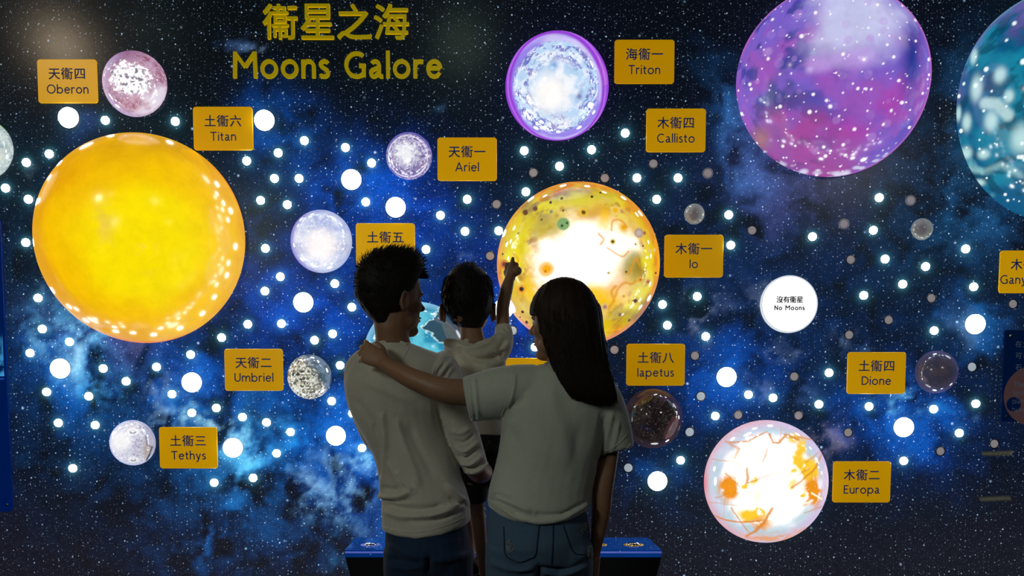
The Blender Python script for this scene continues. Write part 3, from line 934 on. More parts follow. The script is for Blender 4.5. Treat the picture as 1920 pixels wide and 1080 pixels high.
def glyph(ch, w):
    """Humanist sans letters: capital height 1, stroke width w. Returns (strokes, advance)."""
    h, x, a = w / 2, .70, 1.04
    bx = .30                                           # bowl radius (outer .36)
    R = .355 - h
    ym = x / 2
    ry = x / 2 + .015 - h
    if ch == 'M': return [[(h, 0), (h + .03, 1)], [(h + .03, 1 - h * .6), (.5, .42)], [(.5, .42), (.97 - h, 1 - h * .6)], [(.97 - h, 1), (1.0 - h, 0)]], 1.0
    if ch == 'o': return [arc(.355, ym, R, ry, 0, 360, 36)], .71
    if ch == 'n': return [[(h, 0), (h, x)], [(h, .38)] + arc(.29, x - .27, .29 - h, .27 - h + .015, 150, 0)[0:] + [(.58 - h, 0)]], .58
    if ch == 'm': return [[(h, 0), (h, x)], [(h, .38)] + arc(.27, x - .27, .27 - h, .27 - h + .015, 150, 0) + [(.54 - h, 0)], [(.54 - h, .38)] + arc(.73, x - .27, .25 - h, .27 - h + .015, 150, 0) + [(.98 - h, 0)]], .98
    if ch == 'h': return [[(h, 0), (h, a)], [(h, .38)] + arc(.29, x - .27, .29 - h, .27 - h + .015, 150, 0) + [(.58 - h, 0)]], .58
    if ch == 'u': return [[(h, x), (h, .27)] + arc(.28, .26, .28 - h, .275 - h, 180, 340) + [(.56 - h, .25)], [(.56 - h, x), (.56 - h, 0)]], .56
    if ch == 's': return [arc(.235, x - .19, .17 - h * .2, .205 - h, 30, 180, 10) + [(.10, .46), (.2, .385), (.33, .31)] + arc(.22, .19, .19 - h * .4, .205 - h, 40, -130, 12) + [(h * .6, .055)]], .44
    if ch == 'G': return [arc(.5, .5, .5 - h, .515 - h, 52, 305, 30) + [(.86 - h, .07)], [(.86 - h, .05), (.86 - h, .47)], [(.6, .47), (.86, .47)]], .88
    if ch == 'C': return [arc(.49, .5, .49 - h, .515 - h, 50, 310, 30)], .84
    if ch == 'O': return [arc(.5, .5, .5 - h, .515 - h, 0, 360, 40)], 1.0
    if ch == 'a': return [arc(.25, x - .21, .23 - h, .225 - h, 150, 0) + [(.48 - h, .12), (.53 - h * .6, h * .8), (.57, h * .9)], [(.48 - h, .42), (.3, .37)] + arc(.2, .19, .2 - h, .205 - h, 120, 330, 14) + [(.48 - h, .2)]], .57
    if ch == 'l': return [[(h, 0), (h, a)]], w
    if ch == 'I': return [[(h, 0), (h, 1)]], w
    if ch == 'i': return [[(h, 0), (h, x)], [(h, .86), (h, .86 + w * 1.1)]], w
    if ch == 'r': return [[(h, 0), (h, x)], [(h, .40)] + arc(.27, x - .25, .27 - h, .25 - h + .01, 165, 75, 6) + [(.40, x - h * 1.1)]], .40
    if ch == 'e': return [[(h, ym + .03), (.64 - h, ym + .03)], arc(.33, ym, .33 - h, ry, 5, 315, 28) + [(.62 - h, .11)]], .64
    if ch == 'b': return [[(h, 0), (h, a)], arc(.35, ym, R, ry, 160, -160, 28)], .71
    if ch == 'p': return [[(h, -.32), (h, x)], arc(.35, ym, R, ry, 160, -160, 28)], .71
    if ch == 'd': return [[(.71 - h, 0), (.71 - h, a)], arc(.355, ym, R, ry, 20, 340, 28)], .71
    if ch == 't': return [[(.16, .9), (.16, .2)] + arc(.30, .17, .14, .17 - h, 180, 290, 7), [(0, x - h), (.36, x - h)]], .38
    if ch == 'T': return [[(0, 1 - h), (.72, 1 - h)], [(.36, 1), (.36, 0)]], .72
    if ch == 'A': return [[(h * .8, 0), (.43, 1)], [(.43, 1), (.86 - h * .8, 0)], [(.18, .32), (.68, .32)]], .86
    if ch == 'y': return [[(h * .8, x), (.30, .04)], [(.58 - h * .8, x), (.24, -.18)] + [(.14, -.30 + h), (.03, -.30 + h)]], .58
    if ch == 'v': return [[(h * .8, x), (.28, h * .6)], [(.56 - h * .8, x), (.28, h * .6)]], .56
    if ch == 'E': return [[(h, 0), (h, 1)], [(h, 1 - h), (.54, 1 - h)], [(h, .53), (.50, .53)], [(h, h), (.56, h)]], .56
    if ch == 'U': return [[(h, 1), (h, .35)] + arc(.36, .35, .36 - h, .365 - h, 180, 360, 18) + [(.72 - h, 1)]], .72
    if ch == 'D': return [[(h, 0), (h, 1)], [(h, 1 - h), (.3, 1 - h)] + arc(.3, .5, .5 - h, .5 - h, 90, -90, 22) + [(h, h)]], .80
    if ch == 'R': return [[(h, 0), (h, 1)], [(h, 1 - h), (.28, 1 - h)] + arc(.28, .735, .26 - h, .265 - h, 90, -90, 14) + [(h, .47 + h)], [(.3, .5), (.62, 0)]], .62
    if ch == 'N': return [[(h, 0), (h, 1)], [(h, 1 - h), (.76 - h, h)], [(.76 - h, 0), (.76 - h, 1)]], .76
    if ch == 'S': return [arc(.27, .75, .23 - h * .4, .265 - h, 40, 190, 10) + [(.14, .6), (.3, .5), (.42, .38)] + arc(.26, .25, .24 - h * .4, .265 - h, 30, -140, 12)], .52
    return [], .36


def stroke_geom(pts, w, thick, closed=False):
    P = np.array(pts, float)
    if np.hypot(*(P[0] - P[-1])) < 1e-6 and len(P) > 3:
        closed = True
        P = P[:-1]
    n = len(P)
    L_, R_ = [], []
    for i in range(n):
        if closed:
            a, b = P[i - 1], P[(i + 1) % n]
            d1, d2 = P[i] - a, b - P[i]
        else:
            d1 = P[i] - P[i - 1] if i > 0 else P[1] - P[0]
            d2 = P[i + 1] - P[i] if i < n - 1 else d1
        d1 = d1 / (np.hypot(*d1) + 1e-9); d2 = d2 / (np.hypot(*d2) + 1e-9)
        t = d1 + d2
        t = t / (np.hypot(*t) + 1e-9)
        k = min(1.4, 1 / max(.5, t @ d1))
        nn = np.array([-t[1], t[0]]) * w / 2 * k
        L_.append(P[i] + nn); R_.append(P[i] - nn)
    v, f = [], []
    for y in (-thick, 0):
        for q in (L_, R_):
            v += [(a[0], y, a[1]) for a in q]
    m = n if closed else n - 1
    for i in range(m):
        j = (i + 1) % n
        f.append((i, j, n + j, n + i))
        f.append((i, 2 * n + i, 2 * n + j, j))
        f.append((n + i, n + j, 3 * n + j, 3 * n + i))
    if not closed:
        f.append((0, n, 3 * n, 2 * n))
        f.append((n - 1, 3 * n - 1, 4 * n - 1, 2 * n - 1)[::-1])
    return np.array(v), f


def word_geoms(text, cap, stroke, gap=.13, thick=.001):
    """list of (char, verts, faces) laid out along +X from 0, baseline 0; and the total width."""
    out, x = [], 0
    for ch in text:
        st, adv = glyph(ch, stroke)
        if st:
            v, f = join([stroke_geom(s, stroke, thick / cap * (1 + .04 * i)) for i, s in enumerate(st)])
            v = v + np.array([x, 0, 0])
            out.append((ch, v * cap, f))
        x += adv + gap
    return out, (x - gap) * cap


def cjk_geom(ch, size, thick, bold=0):
    cu = bpy.data.curves.new('t', 'FONT')
    cu.body = ch; cu.size = 1; cu.extrude = thick / size / 2; cu.resolution_u = 3
    cu.offset = bold
    o = bpy.data.objects.new('t', cu)
    COL.objects.link(o)
    bpy.context.view_layer.update()
    dg = bpy.context.evaluated_depsgraph_get()
    me = bpy.data.meshes.new_from_object(o.evaluated_get(dg))
    v = np.array([(q.co.x, q.co.z, q.co.y) for q in me.vertices])
    v = v * size
    v[:, 1] -= thick / 2
    f = [tuple(q.vertices) for q in me.polygons]
    bpy.data.objects.remove(o); bpy.data.curves.remove(cu); bpy.data.meshes.remove(me)
    return v, f


_cjk = {}


def cjk(ch, size, thick, bold=0):
    if bold:                                              # heavier strokes: the glyph laid down in slightly shifted copies
        v, f = cjk(ch, size, thick)
        q = bold * size
        return join([(v * np.array([1, 1 + .03 * i, 1]) + np.array([a * q, 0, b * q]), f) for i, (a, b) in enumerate(((-1, -1), (1, -1), (-1, 1), (1, 1), (0, 0)))])
    k = (ch, round(size, 5), round(thick, 5), bold)
    if k not in _cjk: _cjk[k] = cjk_geom(ch, size, thick, bold)
    return _cjk[k]


def scale_at(px, py):
    """metres per photo pixel on the wall, across and up"""
    a, b, c = wall_px(px, py), wall_px(px + 1, py), wall_px(px, py - 1)
    return b[0] - a[0], c[2] - a[2]


letter_m = plain('yellow_acrylic_letter', L(212, 190, 6), .35, emit=tuple(L(150, 132, 0)), estr=.7, noise=.05)  # emission paints in the ambient light on the letters
t = tag(empty('sign_lettering', wall_px(632, 148)), 'large yellow Latin letters reading Moons Galore across the top', 'sign')
sx, sz = scale_at(632, 124)
W0, W1 = wall_px(438, 147.5), wall_px(829, 147.5)
gl, tw = word_geoms('Moons Galore', 49 * sz, .15, .125, .012)
k = (W1[0] - W0[0]) / tw
for ch, v, f in gl:
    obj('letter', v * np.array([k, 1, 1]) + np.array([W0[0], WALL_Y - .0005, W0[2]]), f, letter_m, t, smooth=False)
t = tag(empty('sign_lettering', wall_px(632, 75)), 'large yellow Chinese characters at the top, above the Latin title letters', 'sign')
for i, (ch, x0, x1) in enumerate((('衞', 494, 558), ('星', 565, 626), ('之', 633, 697), ('海', 702, 767))):
    v, f = cjk(ch, .17, .012, .009)
    lo, hi = v.min(0), v.max(0)
    a, b = wall_px(x0, 75), wall_px(x1, 9)
    kx, kz = (b[0] - a[0]) / (hi[0] - lo[0]), (b[2] - a[2]) / (hi[2] - lo[2])
    w = (v - np.array([lo[0], 0, lo[2]])) * np.array([kx, 1, kz]) + np.array([a[0], WALL_Y - .0005, a[2]])
    obj('character', w, f, letter_m, t, smooth=False)


def rounded(w, h, r, n=6):
    out = []
    for cx, cy, a in ((w / 2 - r, h / 2 - r, 0), (-w / 2 + r, h / 2 - r, 90), (-w / 2 + r, -h / 2 + r, 180), (w / 2 - r, -h / 2 + r, 270)):
        for i in range(n + 1):
            q = math.radians(a + 90 * i / n)
            out.append((cx + r * math.cos(q), cy + r * math.sin(q)))
    return out


def plate_geom(w, h, r, t, bevel=.0015):
    o1 = rounded(w, h, r)
    n = len(o1)
    v, f = [], []
    for sc, y in ((0, 0), (0, -(t - bevel)), (bevel, -t)):
        v += [(x * (1 - 2 * sc / w), y, z * (1 - 2 * sc / h)) for x, z in o1]
    for k in range(2):
        for i in range(n):
            j = (i + 1) % n
            f.append((k * n + i, k * n + j, (k + 1) * n + j, (k + 1) * n + i))
    f.append(tuple(2 * n + i for i in range(n))[::-1])
    f.append(tuple(range(n)))
    return np.array(v), f


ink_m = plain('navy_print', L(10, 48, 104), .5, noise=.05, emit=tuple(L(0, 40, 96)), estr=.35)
NAMES = [('天衞四', 'Oberon', 127.5, 153, 1.0), ('土衞六', 'Titan', 419, 241.5, .95), ('天衞一', 'Ariel', 876, 299, .92), ('土衞五', 'Rhea', 723, 459, 1.1),
         ('海衞一', 'Triton', 1208, 116.5, .82), ('木衞四', 'Callisto', 1267, 245, .86), ('木衞一', 'Io', 1300.5, 480.5, .78), ('土衞八', 'Iapetus', 1229, 684, .72),
         ('土衞四', 'Dione', 1642.5, 699.5, .9), ('木衞二', 'Europa', 1615, 903.5, .84), ('木衞三', 'Ganymede', 1928, 510, 1.0), ('天衞二', 'Umbriel', 476.5, 693.5, .86),
         ('土衞三', 'Tethys', 354, 839.5, .95), ('', '', 975, 710.5, .8)]
PW, PH = .262, .187
plate_mats = {}
for cn, en, px, py, br in NAMES:
    c = wall_px(px, py)
    key = round(br, 2)
    if key not in plate_mats:
        plate_mats[key] = plain('yellow_plate', L(224, 172, 0), .3, emit=tuple(L(220, 162, 0)), estr=.60 * br, noise=.05, nscale=8)  # per-plate emission paints in how brightly each one is lit
    v, f = plate_geom(PW, PH, .013, .006)
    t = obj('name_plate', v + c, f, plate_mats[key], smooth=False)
    t.data.transform(Matrix.Translation(Vector(-c))); t.location = c
    if not en:
        tag(t, 'yellow plate mostly hidden between the child and the woman', 'sign')
        continue
    tag(t, 'yellow rounded plate reading ' + en + (' with its right part cut by the picture edge' if en == 'Ganymede' else ''), 'sign')
    parts = []
    S = .0535
    for i, ch in enumerate(cn):
        v, f = cjk(ch, S, .0008, .009)
        parts.append((v + np.array([(i - 1.5) * S * 1.05 + .001, 0, .012]), f))
    gl, tw = word_geoms(en, .0385, .125, .14, .0008)
    parts += [(v + np.array([-tw / 2, 0, -.053]), f) for _, v, f in gl]
    v, f = join(parts)
    obj('lettering', v + c + np.array([0, -.006, 0]), f, ink_m, t, smooth=False)

# the white round NO MOONS lamp
c, rx, rz = fit_dome(1425, 1531, 517, 624.5, .12)
R = (rx + rz) / 2
t = tag(empty('round_lamp_panel', c), 'big flat white round lamp panel reading No Moons', 'lamp')
v, f = lathe([(R, 0), (R, .018), (R * .985, .022), (R * .955, .022), (R * .955, .019)], 64)
obj('rim', v + c, f, rim_m, t)
v, f = lathe([(R * .955, .0), (R * .955, .018), (R * .94, .0205)], 64)
obj('diffuser', v + c, f, white_m, t)
parts = []
for i, ch in enumerate('沒有衞星'):
    v, f = cjk(ch, .031, .0008, .02)
    parts.append((v + np.array([(i - 2) * .029 * 1.03, 0, .008]), f))
gl, tw = word_geoms('No Moons', .0215, .19, .14, .0008)
parts += [(v + np.array([-tw / 2, 0, -.027]), f) for _, v, f in gl]
v, f = join(parts)
obj('lettering', v + c + np.array([0, -.0212, 0]), f, plain('dark_print', (.01, .02, .03), .5), t, smooth=False)

# ------------------------------------------------------------------ lamps on the wall
lamp_m = plain('big_lamp_glow', (.8, .8, .8), .2, emit=(.98, .99, 1.0), estr=6.0, noise=.01)
small_m = plain('small_lamp_glow', (.8, .8, .8), .2, emit=(.90, 1.0, 1.0), estr=24.0, noise=.01)
off_m = plain('unlit_grey_lens', L(186, 180, 180), .35, emit=tuple(L(120, 116, 120)), estr=.9, noise=.06, nscale=40)  # painted glow in place of light falling on the unlit lens
off2_m = plain('unlit_bluish_lens', L(190, 200, 206), .35, emit=tuple(L(150, 162, 172)), estr=.9, noise=.06, nscale=40)  # same painted glow, paler, for the bluish unlit lens
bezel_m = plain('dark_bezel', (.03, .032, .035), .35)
bezel2_m = plain('frosted_ring', L(120, 120, 126), .3, emit=tuple(L(80, 80, 86)), estr=.8)  # painted glow on a ring that is no lamp

BIG = [(129, 221), (496, 226), (659, 337), (742, 389), (569, 567), (113.5, 691), (360, 717), (630, 817), (437, 839.5), (1362, 707), (1694, 801), (1828, 608), (1232.5, 902), (944, 579)]
SMALL = [(198, 226), (329, 228), (50, 305), (93, 289), (11, 353), (54, 374), (49, 455), (463, 302), (522, 287), (648, 277), (697, 306), (515, 335), (561, 335), (489, 376), (539, 384), (686, 379),
         (876, 374), (826, 404), (872, 434), (935, 433), (498, 466), (799, 468), (526, 519), (628, 532), (786, 511), (571, 264), (497, 546), (1172, 250), (1109, 281), (983, 283), (1049, 312), (986, 360),
         (1194, 334), (1271, 334), (1231, 374), (1366, 403), (1370, 460), (1648, 371), (1637, 432), (1523, 444), (1659, 486), (1735, 500), (1810, 467), (1692, 533), (1825, 538), (72, 559), (80, 617), (131, 641),
         (57, 662), (194, 691), (294, 688), (237, 715), (358, 665), (416, 633), (465, 608), (323, 739), (88, 735), (167, 743), (360, 774), (406, 765), (455, 782), (110, 793), (179, 797), (660, 576),
         (590, 638), (624, 626), (638, 685), (622, 752), (661, 775), (500, 792), (545, 810), (528, 607), (1242, 571), (1307, 556), (1251, 610), (1323, 631), (1003, 651), (1403, 740), (1341, 780), (1449, 746), (1619, 554),
         (1554, 699), (1535, 758), (1751, 620), (1629, 762), (1750, 767), (1829, 757), (1798, 812), (1694, 864), (137, 878), (402, 905), (475, 896), (519, 850), (679, 840), (1276, 863)]
OFF = [(931, 383), (919, 480), (1000, 324), (1134, 334), (1225, 307), (1410, 432), (1595, 487), (1152, 656), (1303, 667), (1746, 559), (1666, 600), (1592, 628), (1489, 706), (1497, 779), (1590, 811), (1899, 570),
       (1763, 846), (1864, 832), (1384, 778)]
OFF_RING = [(1327, 325), (1707, 376), (1582, 420)]
OFF_PALE = [(961, 620), (1314, 743), (1293, 810), (1178, 877), (1822, 688)]

LAND = [(n[2], n[3], 'the ' + n[1] + ' sign') for n in NAMES if n[1]] + [
    (260, 446, 'the yellow-orange globe'), (252, 157, 'the pink blotched globe'), (1044, 160, 'the purple-rimmed globe'), (1564, 150, 'the huge purple globe'),
    (603, 452, 'the pale bluish globe'), (767, 292, 'the lavender streaked globe'), (1084, 494, 'the yellow cratered globe'), (580, 706, 'the steel grey globe'), (248, 830, 'the greyish white globe'),
    (1437, 902, 'the orange-cracked globe'), (1224, 784, 'the dark speckled globe'), (1756, 697, 'the smoky grey globe'), (1478, 571, 'the No Moons panel')]
DIRS = ['right', 'upper right', 'top', 'upper left', 'left', 'lower left', 'bottom', 'lower right']
ORD = ['closest', 'second closest', 'third closest', 'fourth closest', 'fifth closest', 'sixth closest', 'seventh closest', 'eighth closest', 'ninth closest', 'tenth closest', 'eleventh closest', 'twelfth closest']


def place_labels(pts):
    """For every lamp a landmark and a direction from it, with its rank among its like there."""
    key = []
    for (x, y) in pts:
        d = [(math.hypot(x - a, y - b), i) for i, (a, b, _) in enumerate(LAND)]
        dist, i = min(d)
        ang = math.degrees(math.atan2(-(y - LAND[i][1]), x - LAND[i][0])) % 360
        key.append((i, int(((ang + 22.5) % 360) // 45), dist))
    out = []
    for (i, q, d) in key:
        rank = sum(1 for (a, b, e) in key if a == i and b == q and e < d)
        more = sum(1 for (a, b, e) in key if a == i and b == q)
        pre = (ORD[rank] + ' to ') if more > 1 else 'near '
        out.append(pre + LAND[i][2] + ', on its ' + DIRS[q] + (' side' if DIRS[q] not in ('top', 'bottom') else ''))
    return out


def put(name, pts, Rp, prof, lens_m, bez, bmat, desc, group, depth, bezR):
    proto_l = proto_b = None
    labs = place_labels(pts)
    for (x, y), lab in zip(pts, labs):
        c, _, _ = fit_dome(x - 1, x + 1, y - 1, y + 1, depth, Rp)
        e = tag(empty(name, c), desc + ' ' + lab, 'light', group)
        if proto_l is None:
            v, f = lathe([(r * Rp, d * Rp) for r, d in prof], 32)
            proto_l = mesh_from('lens', v, f); proto_l.materials.append(lens_m)
            v, f = lathe(bez, 32)
            f = f[:-32]
            proto_b = mesh_from('bezel', v[:-1], f); proto_b.materials.append(bmat)
        for nm, me in (('lens', proto_l), ('bezel', proto_b)):
            o = bpy.data.objects.new(nm, me); o.parent = e; COL.objects.link(o)


RB, RS = .0442, .0180
put('wall_lamp', BIG, RB, [(1, 0), (1, .12), (.97, .3), (.88, .48), (.72, .62), (.5, .72), (.25, .775)], lamp_m,
    [(RB * 1.0, 0), (RB * 1.035, .0), (RB * 1.035, .003), (RB * 1.0, .003)], bezel_m, 'large white lit dome lamp', 'big glowing dome lamps on the star wall', .72, 0)
put('wall_light', SMALL, RS, [(1, 0), (1, .25), (.95, .5), (.8, .7), (.5, .85), (.25, .9)], small_m,
    [(RS * 1.0, 0), (RS * 1.09, .0), (RS * 1.09, .0015), (RS * 1.0, .0015)], bezel_m, 'small lit light', 'small glowing lights on the star wall', .6, 0)
put('wall_light', OFF, .0182, [(1, 0), (1, .05), (.9, .12), (.5, .15)], off_m,
    [(.0182, 0), (.0218, .0), (.0226, .003), (.0186, .004), (.0182, .001)], bezel_m, 'small unlit grey light', 'small unlit lights on the star wall', .1, 0)
put('wall_light', OFF_RING, .0175, [(1, 0), (1, .10), (.9, .2), (.5, .22)], off_m,
    [(.0175, 0), (.0235, .0), (.0235, .005), (.0178, .006), (.0175, .002)], bezel2_m, 'unlit light in frosted ring', 'unlit lights with frosted rings', .1, 0)
put('wall_light', OFF_PALE, .0190, [(1, 0), (1, .10), (.9, .2), (.5, .22)], off2_m,
    [(.0190, 0), (.0225, .0), (.0232, .003), (.0194, .004), (.0190, .001)], bezel_m, 'pale bluish unlit light', 'pale bluish unlit lights', .1, 0)

# ------------------------------------------------------------------ side panels, tape
panel_m = plain('blue_acrylic_panel', L(0, 30, 92), .12, emit=tuple(L(0, 26, 84)), estr=.75, noise=.12, nscale=5)
screw_m = plain('brass_screw', (.75, .68, .35), .25, metal=1)
steel_m = plain('steel_screw', (.6, .62, .66), .25, metal=1)


def slab_px(quad, r, t, off, mat, name, parent=None):
    """Rounded plate on the wall given by the photo corners tl, tr, br, bl (projected on to the wall)."""
    P = [wall_px(*q) for q in quad]
    x0, x1 = (P[0][0] + P[3][0]) / 2, (P[1][0] + P[2][0]) / 2
    z1, z0 = (P[0][2] + P[1][2]) / 2, (P[2][2] + P[3][2]) / 2
    c = np.array([(x0 + x1) / 2, WALL_Y - off, (z0 + z1) / 2])
    v, f = plate_geom(x1 - x0, z1 - z0, r, t)
    return obj(name, v + c, f, mat, parent, smooth=False), (x0, x1, z0, z1)


def screw(c, R, mat, parent):
    v, f = lathe([(R, 0), (R, R * .35), (R * .7, R * .7), (R * .25, R * .85)], 16)
    return obj('screw', v + c, f, mat, parent)


t = tag(empty('info_panel', wall_px(-40, 690)), 'tall blue acrylic panel with a glowing wave picture at the left picture edge', 'sign')
o_, (x0, x1, z0, z1) = slab_px([(-250, 412), (5.5, 412), (32.5, 958), (-210, 958)], .02, .012, .022, panel_m, 'panel', t)
m, nt, b = new_mat('wave_picture')
tc = nd(nt, 'ShaderNodeTexCoord')
nz = nd(nt, 'ShaderNodeTexNoise', {'Vector': tc.outputs['Object'], 'Scale': 6.0, 'Detail': 6.0, 'Distortion': 2.0})
cr = nd(nt, 'ShaderNodeValToRGB', {0: nz.outputs['Fac']})
cr.color_ramp.elements[0].position = .42; cr.color_ramp.elements[0].color = (.0, .012, .09, 1)
cr.color_ramp.elements[1].position = .66; cr.color_ramp.elements[1].color = (.06, .42, .85, 1)
nt.links.new(cr.outputs[0], b.inputs['Emission Color']); b.inputs['Emission Strength'].default_value = .8
b.inputs['Base Color'].default_value = (.01, .02, .06, 1); b.inputs['Roughness'].default_value = .15
slab_px([(-240, 618), (12, 618), (15.5, 706), (-200, 706)], .001, .0012, .0335, m, 'picture', t)
slab_px([(-240, 709), (15, 709), (16, 712.5), (-200, 712.5)], .001, .0012, .0335, plain('pale_blue_line', L(40, 90, 190), .4, emit=tuple(L(30, 80, 180)), estr=.6), 'rule_line', t)
c = np.array([wall_px(20, 945)[0], WALL_Y - .034, wall_px(20, 945)[2]])
screw(c, .006, steel_m, t)
for zz in (z0 + .03, z1 - .03):
    screw(np.array([x0 + .03, WALL_Y - .034, zz]), .006, steel_m, t)
screw(np.array([x1 - .03, WALL_Y - .034, z1 - .03]), .006, steel_m, t)
for xx in (x0 + .05, x1 - .05):
    for zz in (z0 + .05, z1 - .05):
        v, f = lathe([(.008, 0), (.008, .0225)], 12)
        obj('spacer', v + np.array([xx, WALL_Y, zz]), f, steel_m, t)

dim_panel = plain('dim_blue_panel', L(4, 26, 62), .2, emit=tuple(L(0, 20, 56)), estr=.55, noise=.1, nscale=5)
t = tag(empty('info_panel', wall_px(1960, 705)), 'dark blue text panel with a brown moon picture at the right picture edge', 'sign')
o_, (x0, x1, z0, z1) = slab_px([(1876, 619), (2080, 619), (2075, 790), (1872, 790)], .012, .012, .018, dim_panel, 'panel', t)
yf = WALL_Y - .030
brown_m = plain('brown_moon_print', L(84, 58, 58), .5, emit=tuple(L(60, 42, 44)), estr=.8, noise=.2, nscale=20)
cc = wall_px(1932, 742)
v, f = lathe([(.135, 0), (.135, .0008)], 48)
obj('moon_picture', v + np.array([cc[0], yf, cc[2]]), f, brown_m, t, smooth=False)
cc = wall_px(1894, 758)
v, f = lathe([(.032, 0), (.032, .0006)], 32)
obj('moon_crater', v + np.array([cc[0], yf - .0008, cc[2]]), f, dim_panel, t, smooth=False)
print_m = plain('grey_print', L(96, 104, 118), .5, emit=tuple(L(60, 68, 84)), estr=.6)
for j, row in enumerate(('在太', '可以', '石土')):
    parts = []
    for i, ch in enumerate(row):
        v, f = cjk(ch, .030, .0006, 0)
        w = wall_px(1897 + i * 14, 650.5 + j * 21.5)
        parts.append((v + np.array([w[0], yf - .0008, w[2]]), f))
    obj('text_line', *join(parts), print_m, t, smooth=False)
for j, row in enumerate(('There', 'System', 'planets', 'have')):
    gl, tw = word_geoms(row, .0225, .11, .13, .0006)
    w = wall_px(1893 - j * .8, 725.5 + j * 15.5)
    obj('text_line', *join([(v + np.array([w[0], yf - .0008, w[2]]), f) for _, v, f in gl]), print_m, t, smooth=False)
for (px, py) in ((1889, 630.5), (1882, 780)):
    w = wall_px(px, py)
    screw(np.array([w[0], yf, w[2]]), .0075, screw_m if py < 700 else bezel_m, t)
for xx in (x0 + .04, x1 - .04):
    for zz in (z0 + .04, z1 - .04):
        v, f = lathe([(.008, 0), (.008, .0185)], 12)
        obj('spacer', v + np.array([xx, WALL_Y, zz]), f, steel_m, t)

tape_m = plain('masking_tape', L(226, 230, 214), .7, noise=.2, nscale=90, bump=.3)
for pts, lab in (([(1838, 846.5), (1898, 844), (1896, 854.5), (1843, 855)], 'torn strip of grey masking tape on the wall, the upper one'),
                 ([(1832.5, 932), (1891, 928.5), (1897, 939), (1840.5, 941)], 'torn strip of grey masking tape on the wall, the lower one')):
    P = [wall_px(*q) for q in pts]
    nU = 16
    v = []
    rng = np.random.RandomState(int(pts[0][0]))
    for i in range(nU + 1):
        u = i / nU
        lo_, hi_ = P[3] * (1 - u) + P[2] * u, P[0] * (1 - u) + P[1] * u
        for j in range(3):
            q = lo_ + (hi_ - lo_) * j / 2
            v.append(q + np.array([rng.uniform(-.001, .001), -.0012 - .0012 * rng.rand() - (.003 if i in (0, nU) else 0), rng.uniform(-.0006, .0006)]))
    n3 = len(v)
    v += [q + np.array([0, .0006, 0]) for q in v]
    f = []
    for i in range(nU):
        for j in range(2):
            a = i * 3 + j
            f.append((a, a + 1, a + 4, a + 3)); f.append((n3 + a, n3 + a + 3, n3 + a + 4, n3 + a + 1))
    for i in range(nU):
        for j in (0, 2):
            a = i * 3 + j
            f.append((a, a + 3, n3 + a + 3, n3 + a))
    o = obj('tape_strip', np.array(v), f, tape_m)
    c = np.array(v).mean(0); o.data.transform(Matrix.Translation(Vector(-c))); o.location = c
    tag(o, lab, 'tape')

# ------------------------------------------------------------------ the control console in front of the wall
Yf, Yb = 3.70, 4.03
zt = at(950, 1031, Yf)[2]
xl, xr = at(647, 1031, Yf)[0], at(1240.5, 1031, Yf)[0]
xlb, xrb = at(667, 1007, Yb)[0], at(1214.5, 1007, Yb)[0]
t = tag(empty('control_console', ((xl + xr) / 2, 3.86, 0)), 'black console with glossy blue top behind the family, in front of the wall', 'console')
m, nt, b = new_mat('glossy_blue_top')
tc = nd(nt, 'ShaderNodeTexCoord')
vo = nd(nt, 'ShaderNodeTexVoronoi', {'Vector': tc.outputs['Object'], 'Scale': 46.0})
m1 = nd(nt, 'ShaderNodeMapRange', {'Value': vo.outputs['Distance'], 'From Min': .11, 'From Max': .02, 'To Min': 0.0, 'To Max': 1.0})
nz = nd(nt, 'ShaderNodeTexNoise', {'Vector': tc.outputs['Object'], 'Scale': 5.0, 'Detail': 4.0})
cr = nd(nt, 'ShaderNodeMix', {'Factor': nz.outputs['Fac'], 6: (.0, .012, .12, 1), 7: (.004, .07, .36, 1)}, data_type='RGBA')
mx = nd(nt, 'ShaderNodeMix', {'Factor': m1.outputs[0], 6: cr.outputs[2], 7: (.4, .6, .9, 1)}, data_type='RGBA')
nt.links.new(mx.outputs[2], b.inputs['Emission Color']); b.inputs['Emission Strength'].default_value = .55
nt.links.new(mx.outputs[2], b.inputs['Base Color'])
b.inputs['Roughness'].default_value = .04
T_ = .028
v = np.array([(xl, Yf, zt - T_), (xr, Yf, zt - T_), (xrb, Yb, zt - T_), (xlb, Yb, zt - T_), (xl, Yf, zt), (xr, Yf, zt), (xrb, Yb, zt), (xlb, Yb, zt)])
f = [(3, 2, 1, 0), (4, 5, 6, 7), (0, 1, 5, 4), (1, 2, 6, 5), (2, 3, 7, 6), (3, 0, 4, 7)]
obj('top_panel', v, f, m, t, smooth=False)
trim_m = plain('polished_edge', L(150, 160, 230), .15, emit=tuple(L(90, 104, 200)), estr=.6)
v, f = box(xl, xr, Yf - .004, Yf - .0002, zt - .012, zt - .006)
obj('edge_trim', v, f, trim_m, t, smooth=False)
body_m = plain('black_console_body', (.012, .012, .014), .45)
sec = [(zt - T_, 0.0), (zt - .12, .022), (zt - .25, .045), (zt - .45, .075), (.02, .10), (0, .10)]
v = []
for z, q in sec:
    v += [(xl + q, Yf + q * .4, z), (xr - q, Yf + q * .4, z), (xrb - q * .6, Yb, z), (xlb + q * .6, Yb, z)]
f = [(0, 3, 2, 1)]
for i in range(len(sec) - 1):
    for j in range(4):
        f.append((i * 4 + j, (i + 1) * 4 + j, (i + 1) * 4 + (j + 1) % 4, i * 4 + (j + 1) % 4)[::-1])
k = (len(sec) - 1) * 4
f.append((k, k + 1, k + 2, k + 3)[::-1])
obj('body', np.array(v), f, body_m, t, smooth=False)
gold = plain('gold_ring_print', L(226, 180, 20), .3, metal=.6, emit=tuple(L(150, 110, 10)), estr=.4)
chrome = plain('chrome_button', (.8, .82, .85), .12, metal=1)
